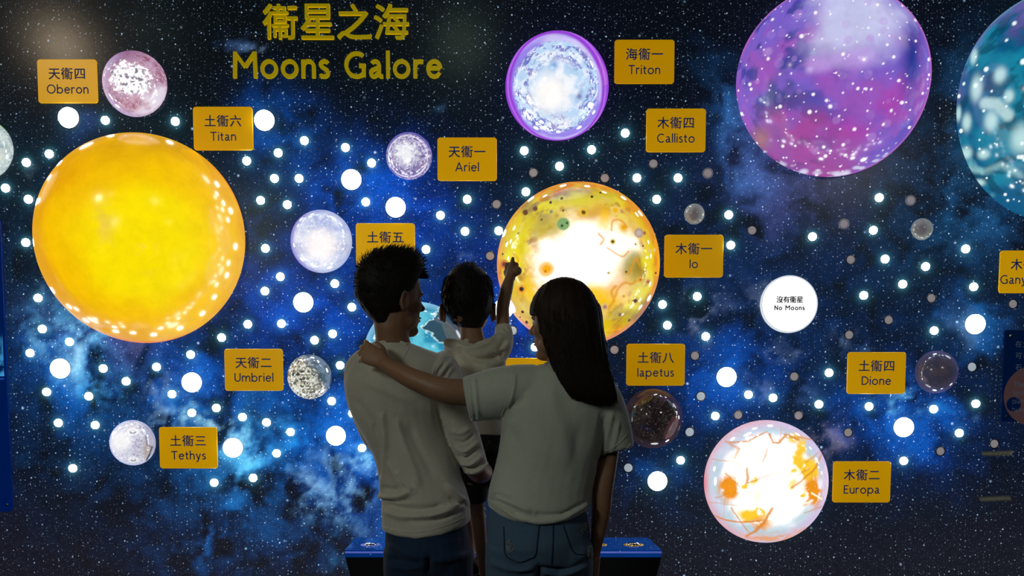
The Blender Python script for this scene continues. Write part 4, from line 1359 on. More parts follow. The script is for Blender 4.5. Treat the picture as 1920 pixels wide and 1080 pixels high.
for px, rp, gm in ((695, 19, trim_m), (1119, 19, gold), (1188, 19, gold)):
    w = at(px, 1021.5, 3.85)
    w[2] = zt
    for i_ in range(3):
        d = ray(px, 1021.5); tt = (zt - CAM_Z) / d[2]; w = EYE + d * tt
    Rr = rp * w[1] / FPX
    prof = [(Rr, 0), (Rr, .0015), (Rr * .72, .0022), (Rr * .70, .001)]
    v, f = lathe(prof, 32); v = v[:, [0, 2, 1]] * np.array([1, 1, -1])
    dz = obj('button_ring', v + w, [q[::-1] for q in f], gm, t)
    v, f = lathe([(Rr * .62, 0), (Rr * .62, .004), (Rr * .45, .008), (Rr * .2, .0095)], 28); v = v[:, [0, 2, 1]] * np.array([1, 1, -1])
    obj('push_button', v + w, [q[::-1] for q in f], chrome, t)


# ------------------------------------------------------------------ people
def skin_mat(name, c):
    m = plain(name, c, .48, spec=.4, noise=.08, nscale=30, bump=.05)
    b = m.node_tree.nodes['Principled BSDF']
    b.inputs['Subsurface Weight'].default_value = .12
    b.inputs['Subsurface Radius'].default_value = (.012, .005, .003)
    b.inputs['Subsurface Scale'].default_value = .6
    return m


def cloth_mat(name, c, scale=500, rough=.9, sheen=.9, bump=.35, noise=.10):
    m, nt, b = new_mat(name)
    tc = nd(nt, 'ShaderNodeTexCoord')
    w = nd(nt, 'ShaderNodeTexNoise', {'Vector': tc.outputs['Object'], 'Scale': float(scale), 'Detail': 2.0})
    n2 = nd(nt, 'ShaderNodeTexNoise', {'Vector': tc.outputs['Object'], 'Scale': 9.0, 'Detail': 4.0})
    s1 = nd(nt, 'ShaderNodeMapRange', {'Value': w.outputs['Fac'], 'From Min': .3, 'From Max': .7, 'To Min': 1 - noise, 'To Max': 1 + noise})
    s2 = nd(nt, 'ShaderNodeMapRange', {'Value': n2.outputs['Fac'], 'From Min': .3, 'From Max': .7, 'To Min': .95, 'To Max': 1.05})
    k = mth(nt, 'MULTIPLY', s1.outputs[0], s2.outputs[0])
    mul = nd(nt, 'ShaderNodeVectorMath', {0: tuple(c[:3])}, operation='SCALE')
    nt.links.new(k, mul.inputs['Scale'])
    nt.links.new(mul.outputs[0], b.inputs['Base Color'])
    b.inputs['Roughness'].default_value = rough
    b.inputs['Specular IOR Level'].default_value = .2
    b.inputs['Sheen Weight'].default_value = sheen
    b.inputs['Sheen Roughness'].default_value = .5
    bp = nd(nt, 'ShaderNodeBump', {'Height': w.outputs['Fac'], 'Strength': bump, 'Distance': .0012})
    nt.links.new(bp.outputs[0], b.inputs['Normal'])
    return m


def hair_mat(name, c, rough=.6):
    m, nt, b = new_mat(name)
    tc = nd(nt, 'ShaderNodeTexCoord')
    mp = nd(nt, 'ShaderNodeMapping', {'Vector': tc.outputs['Object']}); mp.inputs['Scale'].default_value = (1, 1, .06)
    w = nd(nt, 'ShaderNodeTexNoise', {'Vector': mp.outputs[0], 'Scale': 260.0, 'Detail': 3.0})
    cr = nd(nt, 'ShaderNodeMix', {'Factor': w.outputs['Fac'], 6: (*[q * .5 for q in c], 1), 7: (*[q * 1.6 for q in c], 1)}, data_type='RGBA')
    nt.links.new(cr.outputs[2], b.inputs['Base Color'])
    b.inputs['Roughness'].default_value = rough
    b.inputs['Specular IOR Level'].default_value = .22
    bp = nd(nt, 'ShaderNodeBump', {'Height': w.outputs['Fac'], 'Strength': .5, 'Distance': .002})
    nt.links.new(bp.outputs[0], b.inputs['Normal'])
    return m


skin_m = skin_mat('skin', (.30, .155, .09))
skin_w = skin_mat('skin_fair', (.34, .185, .11))
hair_b = hair_mat('black_hair', (.012, .010, .009))
hair_w = hair_mat('dark_brown_hair', (.022, .012, .008))
lip_m = plain('lips', (.42, .13, .10), .4)
eye_m = plain('eyeball', (.75, .72, .68), .2)
shirt_man = cloth_mat('light_grey_jersey', L(206, 200, 188))
shirt_woman = cloth_mat('pale_cotton', L(196, 200, 188))
shirt_child = cloth_mat('cream_cotton', L(222, 214, 194))
denim_man = cloth_mat('dark_blue_denim', L(30, 52, 82), 700, .85, .15, .5, .25)
denim_woman = cloth_mat('washed_blue_denim', L(78, 104, 132), 700, .85, .15, .5, .28)
thread_m = plain('denim_thread', L(28, 40, 60), .8)
frayed_m = plain('frayed_white_threads', L(170, 176, 178), .9, noise=.4, nscale=300)
sole_m = plain('white_sole', (.5, .5, .5), .6)
shoe_m = plain('dark_shoe', (.03, .03, .035), .6)
ear_m = skin_m


def rotz(a):
    c, s = math.cos(a), math.sin(a)
    return np.array([[c, -s, 0], [s, c, 0], [0, 0, 1.]])


def roty(a):
    c, s = math.cos(a), math.sin(a)
    return np.array([[c, 0, s], [0, 1, 0], [-s, 0, c]])


def rotx(a):
    c, s = math.cos(a), math.sin(a)
    return np.array([[1, 0, 0], [0, c, -s], [0, s, c]])


def head_geoms(o, R, s, child=False):
    """Head with face: x forward, y left, z up, origin between the ears a little above."""
    g = []

    def E_(c, r, rot=None):
        v, f = ellip(c, r, rot, 24)
        g.append((v @ R.T * s + o, f))

    def Lb(pts, **kw):
        v, f = limb(pts, n=12, **kw)
        g.append((v @ R.T * s + o, f))
    E_((-.006, 0, .020), (.098, .077, .098))                 # skull
    E_((-.03, 0, -.01), (.072, .066, .07))
    if child:
        E_((.030, 0, -.045), (.058, .060, .066))             # face
        E_((.052, 0, -.088), (.030, .030, .020))
        E_((.045, .034, -.055), (.034, .026, .03)); E_((.045, -.034, -.055), (.034, .026, .03))
    else:
        E_((.034, 0, -.040), (.057, .058, .078))
        E_((.062, 0, -.104), (.030, .028, .020))             # chin
        E_((.014, .040, -.078), (.046, .022, .030), rotz(.35)); E_((.014, -.040, -.078), (.046, .022, .030), rotz(-.35))   # jaw
        E_((.055, .038, -.030), (.028, .022, .024)); E_((.055, -.038, -.030), (.028, .022, .024))                          # cheekbones
    E_((.082, .024, .012), (.010, .022, .007)); E_((.082, -.024, .012), (.010, .022, .007))                                # brows
    Lb([(.086, 0, .006, .006, .006), (.098, 0, -.014, .007, .007), (.109, 0, -.032, .011, .010)], ref=(0, 1, 0))           # nose
    E_((.098, .010, -.036), (.010, .006, .006)); E_((.098, -.010, -.036), (.010, .006, .006))                              # nostrils
    E_((.088, 0, -.060), (.009, .020, .006)); E_((.086, 0, -.072), (.009, .018, .007))                                     # lips
    E_((.064, 0, -.068), (.026, .034, .036))                                                                                # muzzle
    ez, eo = (-.012, .006) if child else (0, 0)
    for q in (1, -1):                                                                                                      # ears
        E_((-.004, q * (.079 + eo), -.022 + ez), (.015, .007, .027), rotz(q * .35))
        pts = []
        for a in np.linspace(-1.1, 4.1, 13):
            pts.append((-.004 - .016 * math.cos(a) * .9, q * (.084 + eo + .006 * (math.cos(a) > 0)), -.020 + ez + .029 * math.sin(a), .0042, .0042))
        Lb(pts, ref=(0, 1, 0), k=2)
        E_((-.003, q * (.081 + eo * .8), -.046 + ez), (.0115, .006, .009))
    return g


def face_parts(o, R, s, parent):
    for q in (1, -1):
        v, f = ellip((.073, q * .030, -.004), (.0115, .0125, .0105), None, 14)
        obj('eye', v @ R.T * s + o, f, eye_m, parent)
        v, f = ellip((.0836, q * .030, -.004), (.0025, .0052, .0052), None, 12)
        obj('iris', v @ R.T * s + o, f, hair_b, parent)
        v, f = limb([(.087, q * .014, .013, .002, .003), (.0885, q * .026, .016, .002, .003), (.079, q * .042, .012, .0015, .002)], n=8)
        obj('eyebrow', v @ R.T * s + o, f, hair_b, parent)
    v, f = join([ellip((.0945, 0, -.0615), (.0040, .017, .0038), None, 14), ellip((.0930, 0, -.0705), (.0040, .015, .0045), None, 14)])
    obj('lips', v @ R.T * s + o, f, lip_m, parent)


def hand_geoms(wrist, d, n, t, s=1.0, curl=(.35, .35, .4, .45), thumb_in=.4, thumb_curl=.3, lens=(.072, .080, .074, .058), spread=.0):
    """wrist point; d towards the fingers, n out of the back of the hand, t towards the thumb."""
    d, t = np.array(d, float), np.array(t, float)
    d /= np.linalg.norm(d)
    n = np.array(n, float); n -= d * (n @ d); n /= np.linalg.norm(n)
    tt = np.cross(d, n); t = tt * np.sign(tt @ t)
    w = np.array(wrist, float)
    g = []
    # palm, flat and a little cupped
    k = []
    for a, hw, hd in ((-.01, .026, .019), (.02, .032, .0165), (.05, .038, .015), (.078, .041, .013), (.09, .037, .011)):
        k.append((*(w + d * a * s), hw * s, hd * s))
    g.append(limb_frame(k, t, n))
    g.append(ellip(w + (d * .035 + t * .024 - n * .008) * s, np.array([.020, .020, .016]) * s))   # thumb base
    for i, off in enumerate((.029, .010, -.010, -.028)):
        base = w + (d * (.080 - abs(off) * .22 - (i == 3) * .006) + t * off) * s
        Lf = lens[i] * s
        r0 = (.0092, .0095, .0090, .0080)[i] * s
        P = [base - d * .018 * s]
        dirv = d + t * (off * spread)
        dirv = dirv / np.linalg.norm(dirv)
        a = 0
        p = base
        P.append(p)
        for seg, q in ((.45, 1.0), (.30, 1.15), (.25, .8)):
            a += curl[i] * q
            dv = dirv * math.cos(a) - n * math.sin(a)
            p = p + dv * Lf * seg
            P.append(p)
        rr = [r0, r0 * 1.05, r0 * 1.02, r0 * .93, r0 * .78]
        g.append(limb([(*P[j], rr[j], rr[j]) for j in range(5)], n=12, k=3, ref=tuple(t), cap=.9))
    b = w + (d * .022 + t * .026 - n * .006) * s
    d1 = d * .75 + t * (.75 - thumb_in * .4) - n * thumb_in
    d1 /= np.linalg.norm(d1)
    d2 = d1 * math.cos(thumb_curl) + (d * .9 - t * .35 - n * thumb_in) * math.sin(thumb_curl)
    d2 /= np.linalg.norm(d2)
    P = [b, b + d1 * .036 * s, b + d1 * .036 * s + d2 * .030 * s, b + d1 * .036 * s + d2 * .054 * s]
    g.append(limb([(*P[0], .013 * s, .013 * s), (*P[1], .0112 * s, .0112 * s), (*P[2], .0104 * s, .0104 * s), (*P[3], .0082 * s, .0082 * s)], n=12, k=3, ref=tuple(n), cap=.9))
    return g


def limb_frame(pts, side, depth, n=16):
    """Tube with a fixed flat cross-section frame."""
    side, depth = np.array(side, float), np.array(depth, float)
    P = catmull(np.array(pts, float), 3)
    ang = np.arange(n) * 2 * math.pi / n
    rows = [P[0] * np.array([1, 1, 1, .4, .4])] + list(P) + [P[-1] * np.array([1, 1, 1, .4, .4])]
    v = np.concatenate([r[:3] + np.outer(np.cos(ang) * r[3], side) + np.outer(np.sin(ang) * r[4], depth) for r in rows])
    f = []
    for i in range(len(rows) - 1):
        for j in range(n):
            f.append((i * n + j, i * n + (j + 1) % n, (i + 1) * n + (j + 1) % n, (i + 1) * n + j))
    f.append(tuple(range(n - 1, -1, -1)))
    f.append(tuple((len(rows) - 1) * n + j for j in range(n)))
    return v, f


def fold_disp(folds, noise_amp=.0, noise_scale=8, seed=1, front_only=True, extra=None, hem=None):
    """Cloth folds: each (photo polyline, half width px, height m); positive is a ridge, negative a valley."""
    def fn(co, no):
        p = proj(co)
        h = np.zeros(len(co))
        back = sstep(.15, -.25, no[:, 1])
        for pts, w, a in folds:
            P = catmull(np.array([list(q) + [0] * (3 - len(q)) for q in pts], float), 4)[:, :2]
            d = seg_dist(p[:, 0], p[:, 1], [tuple(q) for q in P])
            # taper to the ends
            e = np.minimum(np.hypot(p[:, 0] - P[0][0], p[:, 1] - P[0][1]), np.hypot(p[:, 0] - P[-1][0], p[:, 1] - P[-1][1]))
            k = sstep(-2, w * 3.0, e)
            h += 1.7 * a * np.exp(-(d / w) ** 2) * k * back
        if noise_amp:
            h += noise_amp * (fbm(co * noise_scale * np.array([1.6, 1.6, .7]), 3, seed) - .5) * 2
        if extra is not None:
            h += extra(co, no, p)
        out = co + no * h[:, None]
        if hem is not None:                                # hem line that rises and dips round the body
            y0, y1, xs, ys = hem
            out[:, 2] += sstep(y0, y1, p[:, 1]) * np.interp(p[:, 0], xs, ys) * .0016
        return out
    return fn


def bvh_of(o):
    me = o.data
    off = Vector(wpos(o))
    return BVHTree.FromPolygons([v.co + off for v in me.vertices], [tuple(p.vertices) for p in me.polygons])


def hit(bvh, px, py):
    d = Vector(ray(px, py)).normalized()
    loc, no, idx, dist = bvh.ray_cast(Vector(EYE), d)
    return (np.array(loc), np.array(no)) if loc is not None else (None, None)


def seam(name, bvh, pts, r, mat, parent, sub=4, flat=.5, lift=0.0):
    P = catmull(np.array([list(q) + [0] for q in pts], float), sub)[:, :2]
    out = []
    for q in P:
        l, n = hit(bvh, *q)
        if l is not None and (not out or abs(l[1] - out[-1][1]) < .06): out.append((*(l + n * lift), r, r * flat))
    if len(out) < 3: return None
    v, f = limb(out, n=8, k=1)
    return obj(name, v, f, mat, parent)


def patch(name, bvh, poly, mat, parent, lift=.0018, n=10, wob=0.0, seed=1):
    """Cloth patch lying on the surface below; poly = photo outline (quad-like, tl tr br bl)."""
    P = np.array(poly, float)
    v, ok = [], []
    rng = np.random.RandomState(seed)
    for i in range(n + 1):
        for j in range(n + 1):
            u, w = j / n, i / n
            q = (P[0] * (1 - u) + P[1] * u) * (1 - w) + (P[3] * (1 - u) + P[2] * u) * w
            if wob: q = q + rng.uniform(-wob, wob, 2)
            l, no = hit(bvh, *q)
            if l is None:
                return None
            edge = min(i, j, n - i, n - j)
            v.append(l + no * (lift if edge > 0 else -.001))
    f = [(i * (n + 1) + j, i * (n + 1) + j + 1, (i + 1) * (n + 1) + j + 1, (i + 1) * (n + 1) + j) for i in range(n) for j in range(n)]
    return obj(name, np.array(v), f, mat, parent)


def strands(name, roots, mat, parent):
    """roots: list of polylines with radius; thin tapered three-sided strands in one part (past counting)."""
    vs, fs, n = [], [], 0
    for P, r in roots:
        P = np.asarray(P, float)
        T = np.gradient(P, axis=0)
        for i, (c, t) in enumerate(zip(P, T)):
            t = t / (np.linalg.norm(t) + 1e-9)
            s = np.cross(t, (.3, 1, .2)); s /= np.linalg.norm(s) + 1e-9
            d = np.cross(s, t)
            q = r * (1 - i / (len(P) - 1)) ** .7 + .00012
            for k in range(3):
                a = k * 2.0944
                vs.append(c + s * q * math.cos(a) + d * q * math.sin(a))
        for i in range(len(P) - 1):
            for k in range(3):
                fs.append((n + i * 3 + k, n + i * 3 + (k + 1) % 3, n + (i + 1) * 3 + (k + 1) % 3, n + (i + 1) * 3 + k))
        n += len(P) * 3
    return tag(obj(name, np.array(vs), fs, mat, parent), kind='stuff')


def hair_cap(name, o, R, s, thick, mat, parent, scalp, n=90, lump=.003, seed=1):
    """Hair mass grown out of the skull: thickness by direction, sinking into the skin outside the hairline."""
    v, f = ellip((0, 0, 0), (1, 1, 1), None, n)
    t = thick(v)
    m = scalp(v)
    nz = (fbm(v * np.array([9, 9, 9]), 4, seed) - .5) * 2
    rad = 1 + (t + nz * lump) / .09
    rad = np.where(m > 0, 1 + (rad - 1) * np.clip(m, 0, 1), 1) + np.where(m < 1, -(1 - np.clip(m, 0, 1)) * .16, 0)
    w = v * rad[:, None] * np.array([.100, .079, .100]) + np.array([-.006, 0, .018])
    return obj(name, w @ R.T * s + o, f, mat, parent), w


def shoe(parent, x, y, yaw, s=1.0, z=0.0, mat=None, smat=None):
    R = rotz(yaw)
    def W(v): return v * s @ R.T + np.array([x, y, z])
    v, f = limb([(0, -.09, .045, .036, .042), (0, -.03, .06, .042, .055), (0, .05, .045, .045, .04), (0, .13, .034, .044, .028), (0, .175, .028, .03, .02)], n=16, ref=(0, 0, 1))
    return [(W(v), f)], (lambda: None)


def make_shoes(parent, spots, mat, s=1.0):
    for x, y, z, yaw in spots:
        R = rotz(yaw)
        v, f = limb([(0, -.085, .045, .034, .040), (0, -.03, .055, .038, .050), (0, .05, .045, .044, .038), (0, .13, .032, .043, .026), (0, .165, .028, .03, .02)], n=16, ref=(0, 0, 1))
        u = v.copy(); u[:, 2] = np.maximum(u[:, 2], .012)
        sh = obj('shoe', (u * s) @ R.T + np.array([x, y, z]), f, mat, parent)
        u = v.copy(); u[:, 2] = np.clip(u[:, 2], 0, .018); u[:, 0] *= 1.06; u[:, 1] = (u[:, 1] - .04) * 1.03 + .04
        obj('sole', (u * s) @ R.T + np.array([x, y, z]), f, sole_m, sh)


# ===== man ======================================================================================
MY = 3.20
mp = tag(empty('person', (at(800, 1000, MY)[0], MY, 0)), 'man in light long-sleeved shirt, seen from behind, carrying the child on his right arm', 'person', None)
ho = at(737, 556, MY); hR = rotz(math.radians(35)); hs = 1.0
hR = hR @ roty(math.radians(2))
g = head_geoms(ho, hR, hs)
g.append(px_limb([(738, 590, MY - .005, 38, .058), (735, 615, MY - .015, 33, .052), (737, 642, MY - .01, 33, .052), (748, 680, MY, 48, .055)], horiz=True))
# trunk, legs
TB = .8
g.append(px_limb([(752, 680, MY, 62, .070), (748, 720, MY, 82, .09), (757, 800, MY + .01, 62, .085), (780, 870, MY, 60, .08), (795, 940, MY, 66, .085), (800, 1010, MY, 66, .085)], horiz=True))
legs_m = [((765, 1040), (762, 1080), -1), ((842, 1040), (842, 1080), 1)]
for q, x in ((0, 762), (1, 843)):
    g.append(limb([(*at(x, 1005, MY), .060, .070), (*wz(x, .62, MY + .01), .066, .07), (*wz(x, .42, MY + .02), .046, .05), (*wz(x, .25, MY - .01), .045, .05), (*wz(x, .05, MY - .02), .032, .036)]))
# right arm, holding the child
g.append(px_limb([(836, 690, MY + .02, 20), (858, 780, MY + .0, 20), (884, 862, MY + .03, 20), (896, 884, MY + .06, 20), (905, 886, MY + .13, 19), (900, 876, MY + .20, 16), (890, 872, MY + .26, 13)]))
w_ = at(890, 872, MY + .26)
g += hand_geoms(w_, (-.75, .55, -.05), (0, .1, -1), (.3, 1, 0), .95, curl=(.35, .4, .45, .5))
# left arm, passing round the child in front of him
g.append(px_limb([(682, 700, MY + .04, 22), (686, 770, MY + .14, 20), (712, 830, MY + .24, 19), (770, 838, MY + .31, 16), (826, 830, MY + .35, 13)]))
w_ = at(826, 830, MY + .35)
g += hand_geoms(w_, (1, .12, .1), (0, 1, .2), (0, .2, 1), .95, curl=(.3, .35, .4, .45))
body = blob('body', g, .0048, 3, skin_m, mp)
face_parts(ho, hR, hs, mp)


def man_scalp(v):
    x, y, z = v.T
    front = sstep(.62, .5, x - .55 * np.clip(z, -1, 1) * 1.0 + .2)      # forehead edge leans back
    side = sstep(-.28, -.12, z + .35 * np.clip(-x, 0, 1) * 1.6 - .55 * np.clip(x, 0, 1) * (np.abs(y) > .3))
    nape = sstep(-.98, -.80, z - .3 * (x > 0.0))
    hl = np.where(x > .02, side, nape)
    blend = sstep(-.05, .12, x)
    m = side * blend + nape * (1 - blend)
    return np.clip(front, 0, 1) * m


def man_thick(v):
    x, y, z = v.T
    return .004 + .006 * sstep(-.6, .2, z) + .012 * sstep(.1, .8, z) + .016 * sstep(.2, .9, z) * sstep(-.3, .5, x) + .010 * sstep(.4, 1, -x) * sstep(-.3, .2, z) + .006 * sstep(.2, .9, z) * sstep(-.2, .6, x)


hc, hv = hair_cap('hair', ho, hR, hs, man_thick, hair_b, mp, man_scalp, 96, .003, 7)
rng = np.random.RandomState(11)
roots = []
for i in range(4200):
    v = rng.normal(size=3); v /= np.linalg.norm(v)
    if man_scalp(v[None])[0] < .7 or v[2] < -.35: continue
    th = man_thick(v[None])[0]
    base = v * (1 + (th - .006) / .09) * np.array([.100, .079, .100]) + np.array([-.006, 0, .018])
    up_ = sstep(.0, .8, v[2]) if True else 0
    ln = .006 + .017 * float(sstep(.1, .8, np.array(v[2]))) * (.5 + rng.rand()) + .012 * float(sstep(.3, .9, np.array(-v[0]))) * rng.rand() * (v[2] > -.2)
    d1 = v * np.array([1, 1, 1.1]) + rng.normal(size=3) * .38
    d1 += np.array([.55 * max(0, v[2]), 0, .35 * max(0, v[2])]) + np.array([-.25, 0, -.35]) * (v[2] < .2)
    d1 /= np.linalg.norm(d1)
    d2 = d1 + np.array([.45, 0, .15]) * max(0, v[2]) + rng.normal(size=3) * .2
    P = [base, base + d1 * ln * .5, base + d1 * ln * .5 + d2 / np.linalg.norm(d2) * ln * .6]
    roots.append(([(p @ hR.T) * hs + ho for p in P], .0012))
for i in range(150):                                      # raised tufts along the crest and fringe
    a = i / 59
    v = np.array([-.6 + 1.05 * a, rng.uniform(-.35, .35), .9]); v /= np.linalg.norm(v)
    base = v * 1.26 * np.array([.100, .079, .100]) + np.array([-.006, 0, .018])
    d1 = np.array([.45 + .45 * a, rng.uniform(-.3, .3), 1.0 - .35 * a]); d1 /= np.linalg.norm(d1)
    ln = (.014 + .022 * rng.rand()) * (1 if a < .7 else .6)
    P = [base - d1 * .006, base + d1 * ln * .5, base + d1 * ln + np.array([.005, 0, 0])]
    roots.append(([(p @ hR.T) * hs + ho for p in P], .0028))
strands('hair_tufts', roots, hair_b, mp)
blob('nape_hair', [px_limb([(712, 535, MY - .014, 46, .080), (709, 556, MY - .016, 43, .078), (713, 575, MY - .012, 36, .074), (718, 592, MY - .014, 28, .060), (722, 603, MY - .014, 21, .054)], horiz=True)], .006, 6, hair_b, mp, fold_disp([], .003, 60, 3))

# shirt
sg = [px_limb([(733, 641, MY, 34, .058), (741, 652, MY, 56, .070), (749, 664, MY, 76, .082), (752, 684, MY, 94, .098), (744, 722, MY + .01, 97, .118), (743, 765, MY + .015, 89, .122), (752, 805, MY + .01, 79, .115),
               (776, 855, MY + .0, 76, .108), (788, 895, MY, 78, .108), (797, 935, MY, 82, .115), (799, 970, MY, 84, .122), (799, 996, MY, 84.5, .124)], horiz=True, cap=.12, n=28),
      px_limb([(700, 672, MY + .01, 26, .07), (684, 690, MY + .03, 34, .07), (677, 722, MY + .06, 32, .066), (683, 768, MY + .13, 27, .052), (710, 828, MY + .24, 24, .045), (744, 840, MY + .29, 20, .036)]),
      px_limb([(812, 682, MY + .0, 34, .080), (832, 702, MY + .01, 34, .070), (846, 740, MY + .0, 31, .058), (858, 784, MY + .0, 31, .054), (872, 826, MY + .01, 30, .052), (884, 856, MY + .02, 27, .048), (893, 877, MY + .04, 24, .044)], cap=.2)]
man_folds = [
    ([(812, 742), (828, 800), (848, 850), (868, 905)], 5, -.004),
    ([(716, 770), (722, 830), (718, 900), (716, 930)], 5, .005), ([(700, 790), (712, 850), (716, 900)], 4, -.004),
    ([(742, 780), (760, 840), (780, 890), (786, 920)], 7, .005), ([(762, 790), (790, 850), (820, 900)], 9, -.004), ([(728, 860), (742, 895), (760, 920)], 6, .004),
    ([(700, 925), (722, 932), (750, 930), (774, 920)], 5, .008), ([(716, 944), (750, 952), (800, 954), (832, 948)], 5, -.009), ([(714, 936), (738, 940), (768, 936)], 3, -.008),
    ([(716, 958), (760, 968), (820, 962), (868, 944)], 6, .007), ([(832, 905), (856, 930), (878, 945)], 6, .006), ([(838, 930), (860, 944), (880, 958)], 4, -.006),
    ([(716, 914), (738, 918), (752, 912)], 4, -.006), ([(742, 880), (760, 905), (778, 922)], 4, .005), ([(760, 972), (820, 976), (874, 962)], 4, -.005), ([(800, 970), (850, 960), (880, 950)], 3, .004),
    # sleeve: gathered rings near the elbow, and shoulder drag lines
    ([(856, 852), (872, 860), (896, 842)], 3, -.006), ([(852, 838), (872, 846), (898, 826)], 3, .005), ([(862, 866), (882, 870), (906, 850)], 3, .006), ([(866, 876), (888, 878), (910, 858)], 2.5, -.006),
    ([(850, 826), (870, 830), (892, 812)], 3, -.004), ([(842, 806), (864, 812), (884, 800)], 4, .004), ([(872, 884), (892, 884), (912, 868)], 2.5, .005),
    ([(822, 706), (832, 690), (846, 676)], 3, .005), ([(816, 712), (824, 694), (836, 680)], 3, -.004), ([(836, 712), (844, 694), (852, 686)], 3, .004),
    ([(676, 712), (700, 722), (740, 740), (780, 758)], 8, .003), ([(660, 740), (690, 780), (700, 800)], 8, -.003),
]
man_shirt = blob('shirt', sg, .0046, 9, shirt_man, mp, fold_disp(man_folds, .0035, 7, 5, hem=(925, 1000, [716, 745, 780, 830, 881], [4, -1, -4, 3, 21])))
bv = bvh_of(man_shirt)
seam('collar', bv, [(702, 645), (722, 641), (744, 640), (762, 646)], .0045, shirt_man, mp, lift=.001)
seam('shoulder_seam', bv, [(846, 668), (828, 672), (814, 690), (808, 716), (806, 742), (808, 752)], .0022, shirt_man, mp, lift=.0005)
seam('raglan_seam', bv, [(768, 650), (757, 672), (752, 700)], .0016, shirt_man, mp)
seam('hem_stitch', bv, [(719, 988), (750, 996), (790, 997), (840, 984), (876, 966)], .0018, shirt_man, mp)
seam('cuff', bv, [(874, 884), (886, 887), (902, 880), (914, 868)], .004, shirt_man, mp, lift=.001)

# jeans
jg = [px_limb([(800, 985, MY, 78, .112), (802, 1010, MY, 80, .122), (803, 1035, MY - .01, 81, .128), (803, 1060, MY, 79, .118)], horiz=True, n=26)]
for x, a in ((762, -.02), (845, .02)):
    jg.append(limb([(*at(x, 1030, MY - .005), .074, .108), (*at(x, 1085, MY), .073, .095), (*wz(x, .52, MY + .01), .066, .078), (*wz(x, .40, MY + .01), .060, .070), (*wz(x, .22, MY - .01), .058, .066), (*wz(x, .045, MY - .02), .055, .062)], cap=.15))
man_jf = [([(803, 1040), (803, 1080)], 4, -.016), ([(724, 1018), (745, 1030), (766, 1042), (790, 1048)], 5, .005), ([(726, 1046), (756, 1050), (796, 1056)], 5, -.006), ([(800, 1052), (840, 1050), (876, 1040)], 5, .005), ([(730, 1062), (760, 1066), (792, 1064)], 4, .004)]
man_jeans = blob('jeans', jg, .0065, 5, denim_man, mp, fold_disp(man_jf, .003, 9, 8))
bv = bvh_of(man_jeans)
patch('pocket', bv, [(741, 1008), (790, 1012), (786, 1056), (746, 1050)], denim_man, mp)
patch('pocket', bv, [(820, 1010), (868, 1006), (864, 1048), (824, 1056)], denim_man, mp)
seam('stitching', bv, [(803, 1008), (803, 1024), (803, 1040)], .0014, thread_m, mp)
make_shoes(mp, [(wz(762, .0, MY)[0], MY, 0, .05), (wz(845, .0, MY)[0], MY, 0, -.1)], shoe_m)

# ===== child ====================================================================================
KY = 3.42
kp = tag(empty('person', (*at(890, 900, KY)[:2], at(890, 1120, KY)[2])), 'small child in cream T-shirt held between the adults, pointing up', 'person')
ko = at(878, 569, KY); kR = rotz(math.radians(84)) @ roty(math.radians(-4)); ks = .97
g = head_geoms(ko, kR, ks, True)
g.append(px_limb([(880, 592, KY - .012, 24, .040), (884, 622, KY - .015, 21, .037), (888, 648, KY - .01, 26, .04)], horiz=True))
g.append(px_limb([(893, 652, KY, 44, .05), (893, 700, KY, 40, .062), (898, 780, KY, 36, .06), (900, 850, KY, 38, .062), (898, 885, KY + .01, 38, .062)], horiz=True))
g.append(px_limb([(928, 664, KY, 15), (942, 640, KY - .0, 14.5), (943, 605, KY + .02, 13), (943, 575, KY + .035, 12.2), (949, 545, KY + .05, 12), (955, 524, KY + .06, 9.5), (957, 514, KY + .065, 8.5)]))
wr = at(957, 522, KY + .065)
g += hand_geoms(wr, (.10, .25, 1), (-.25, -1, .2), (-1, 0, 0), .64, curl=(1.2, 1.25, 1.35, 1.45), thumb_in=.7, thumb_curl=.9, lens=(.056, .066, .062, .052))
g.append(ellip(at(968, 508, KY + .058), (.020, .018, .017)))
g.append(px_limb([(956, 508, KY + .06, 6), (959.5, 496, KY + .065, 4.6), (961, 489, KY + .07, 4.0), (961.8, 483.5, KY + .075, 3.3)], k=3))
g.append(px_limb([(856, 668, KY, 15), (846, 700, KY + .05, 13), (838, 728, KY + .12, 11), (822, 716, KY + .16, 9), (806, 694, KY + .15, 8)]))
w_ = at(806, 694, KY + .15)
g += hand_geoms(w_, (-.6, -.1, .7), (.2, 1, .2), (0.6, 0, .7), .6, curl=(.4, .4, .4, .4))
# legs
g.append(px_limb([(890, 890, KY + .0, 26), (890, 925, KY + .03, 20), (894, 955, KY + .05, 15), (897, 980, KY + .05, 14.5), (901, 1020, KY + .04, 12), (905, 1062, KY + .03, 8.5), (908, 1085, KY + .03, 8.5), (909, 1100, KY + .05, 10), (910, 1108, KY + .12, 9)]))
g.append(px_limb([(880, 880, KY + .05, 26), (862, 905, KY + .16, 20), (868, 950, KY + .20, 14), (878, 1000, KY + .19, 13), (883, 1044, KY + .13, 8), (884, 1060, KY + .13, 9), (883, 1064, KY + .18, 8)]))
blob('body', g, .0036, 3, skin_w, kp)
face_parts(ko, kR, ks, kp)


def kid_scalp(v):
    x, y, z = v.T
    front = sstep(.72, .6, x - .35 * z)
    side = sstep(-.26, -.10, z + .5 * np.clip(-x, 0, 1))
    nape = sstep(-.98, -.84, z + .12 * np.abs(y)) * sstep(-.62, -.5, z + .5 * (np.abs(y) < .62))
    b = sstep(-.15, .05, x)
    return front * (side * b + nape * (1 - b))


def kid_thick(v):
    x, y, z = v.T
    return .004 + .008 * sstep(-.8, .1, z) + .005 * sstep(.2, .9, z)


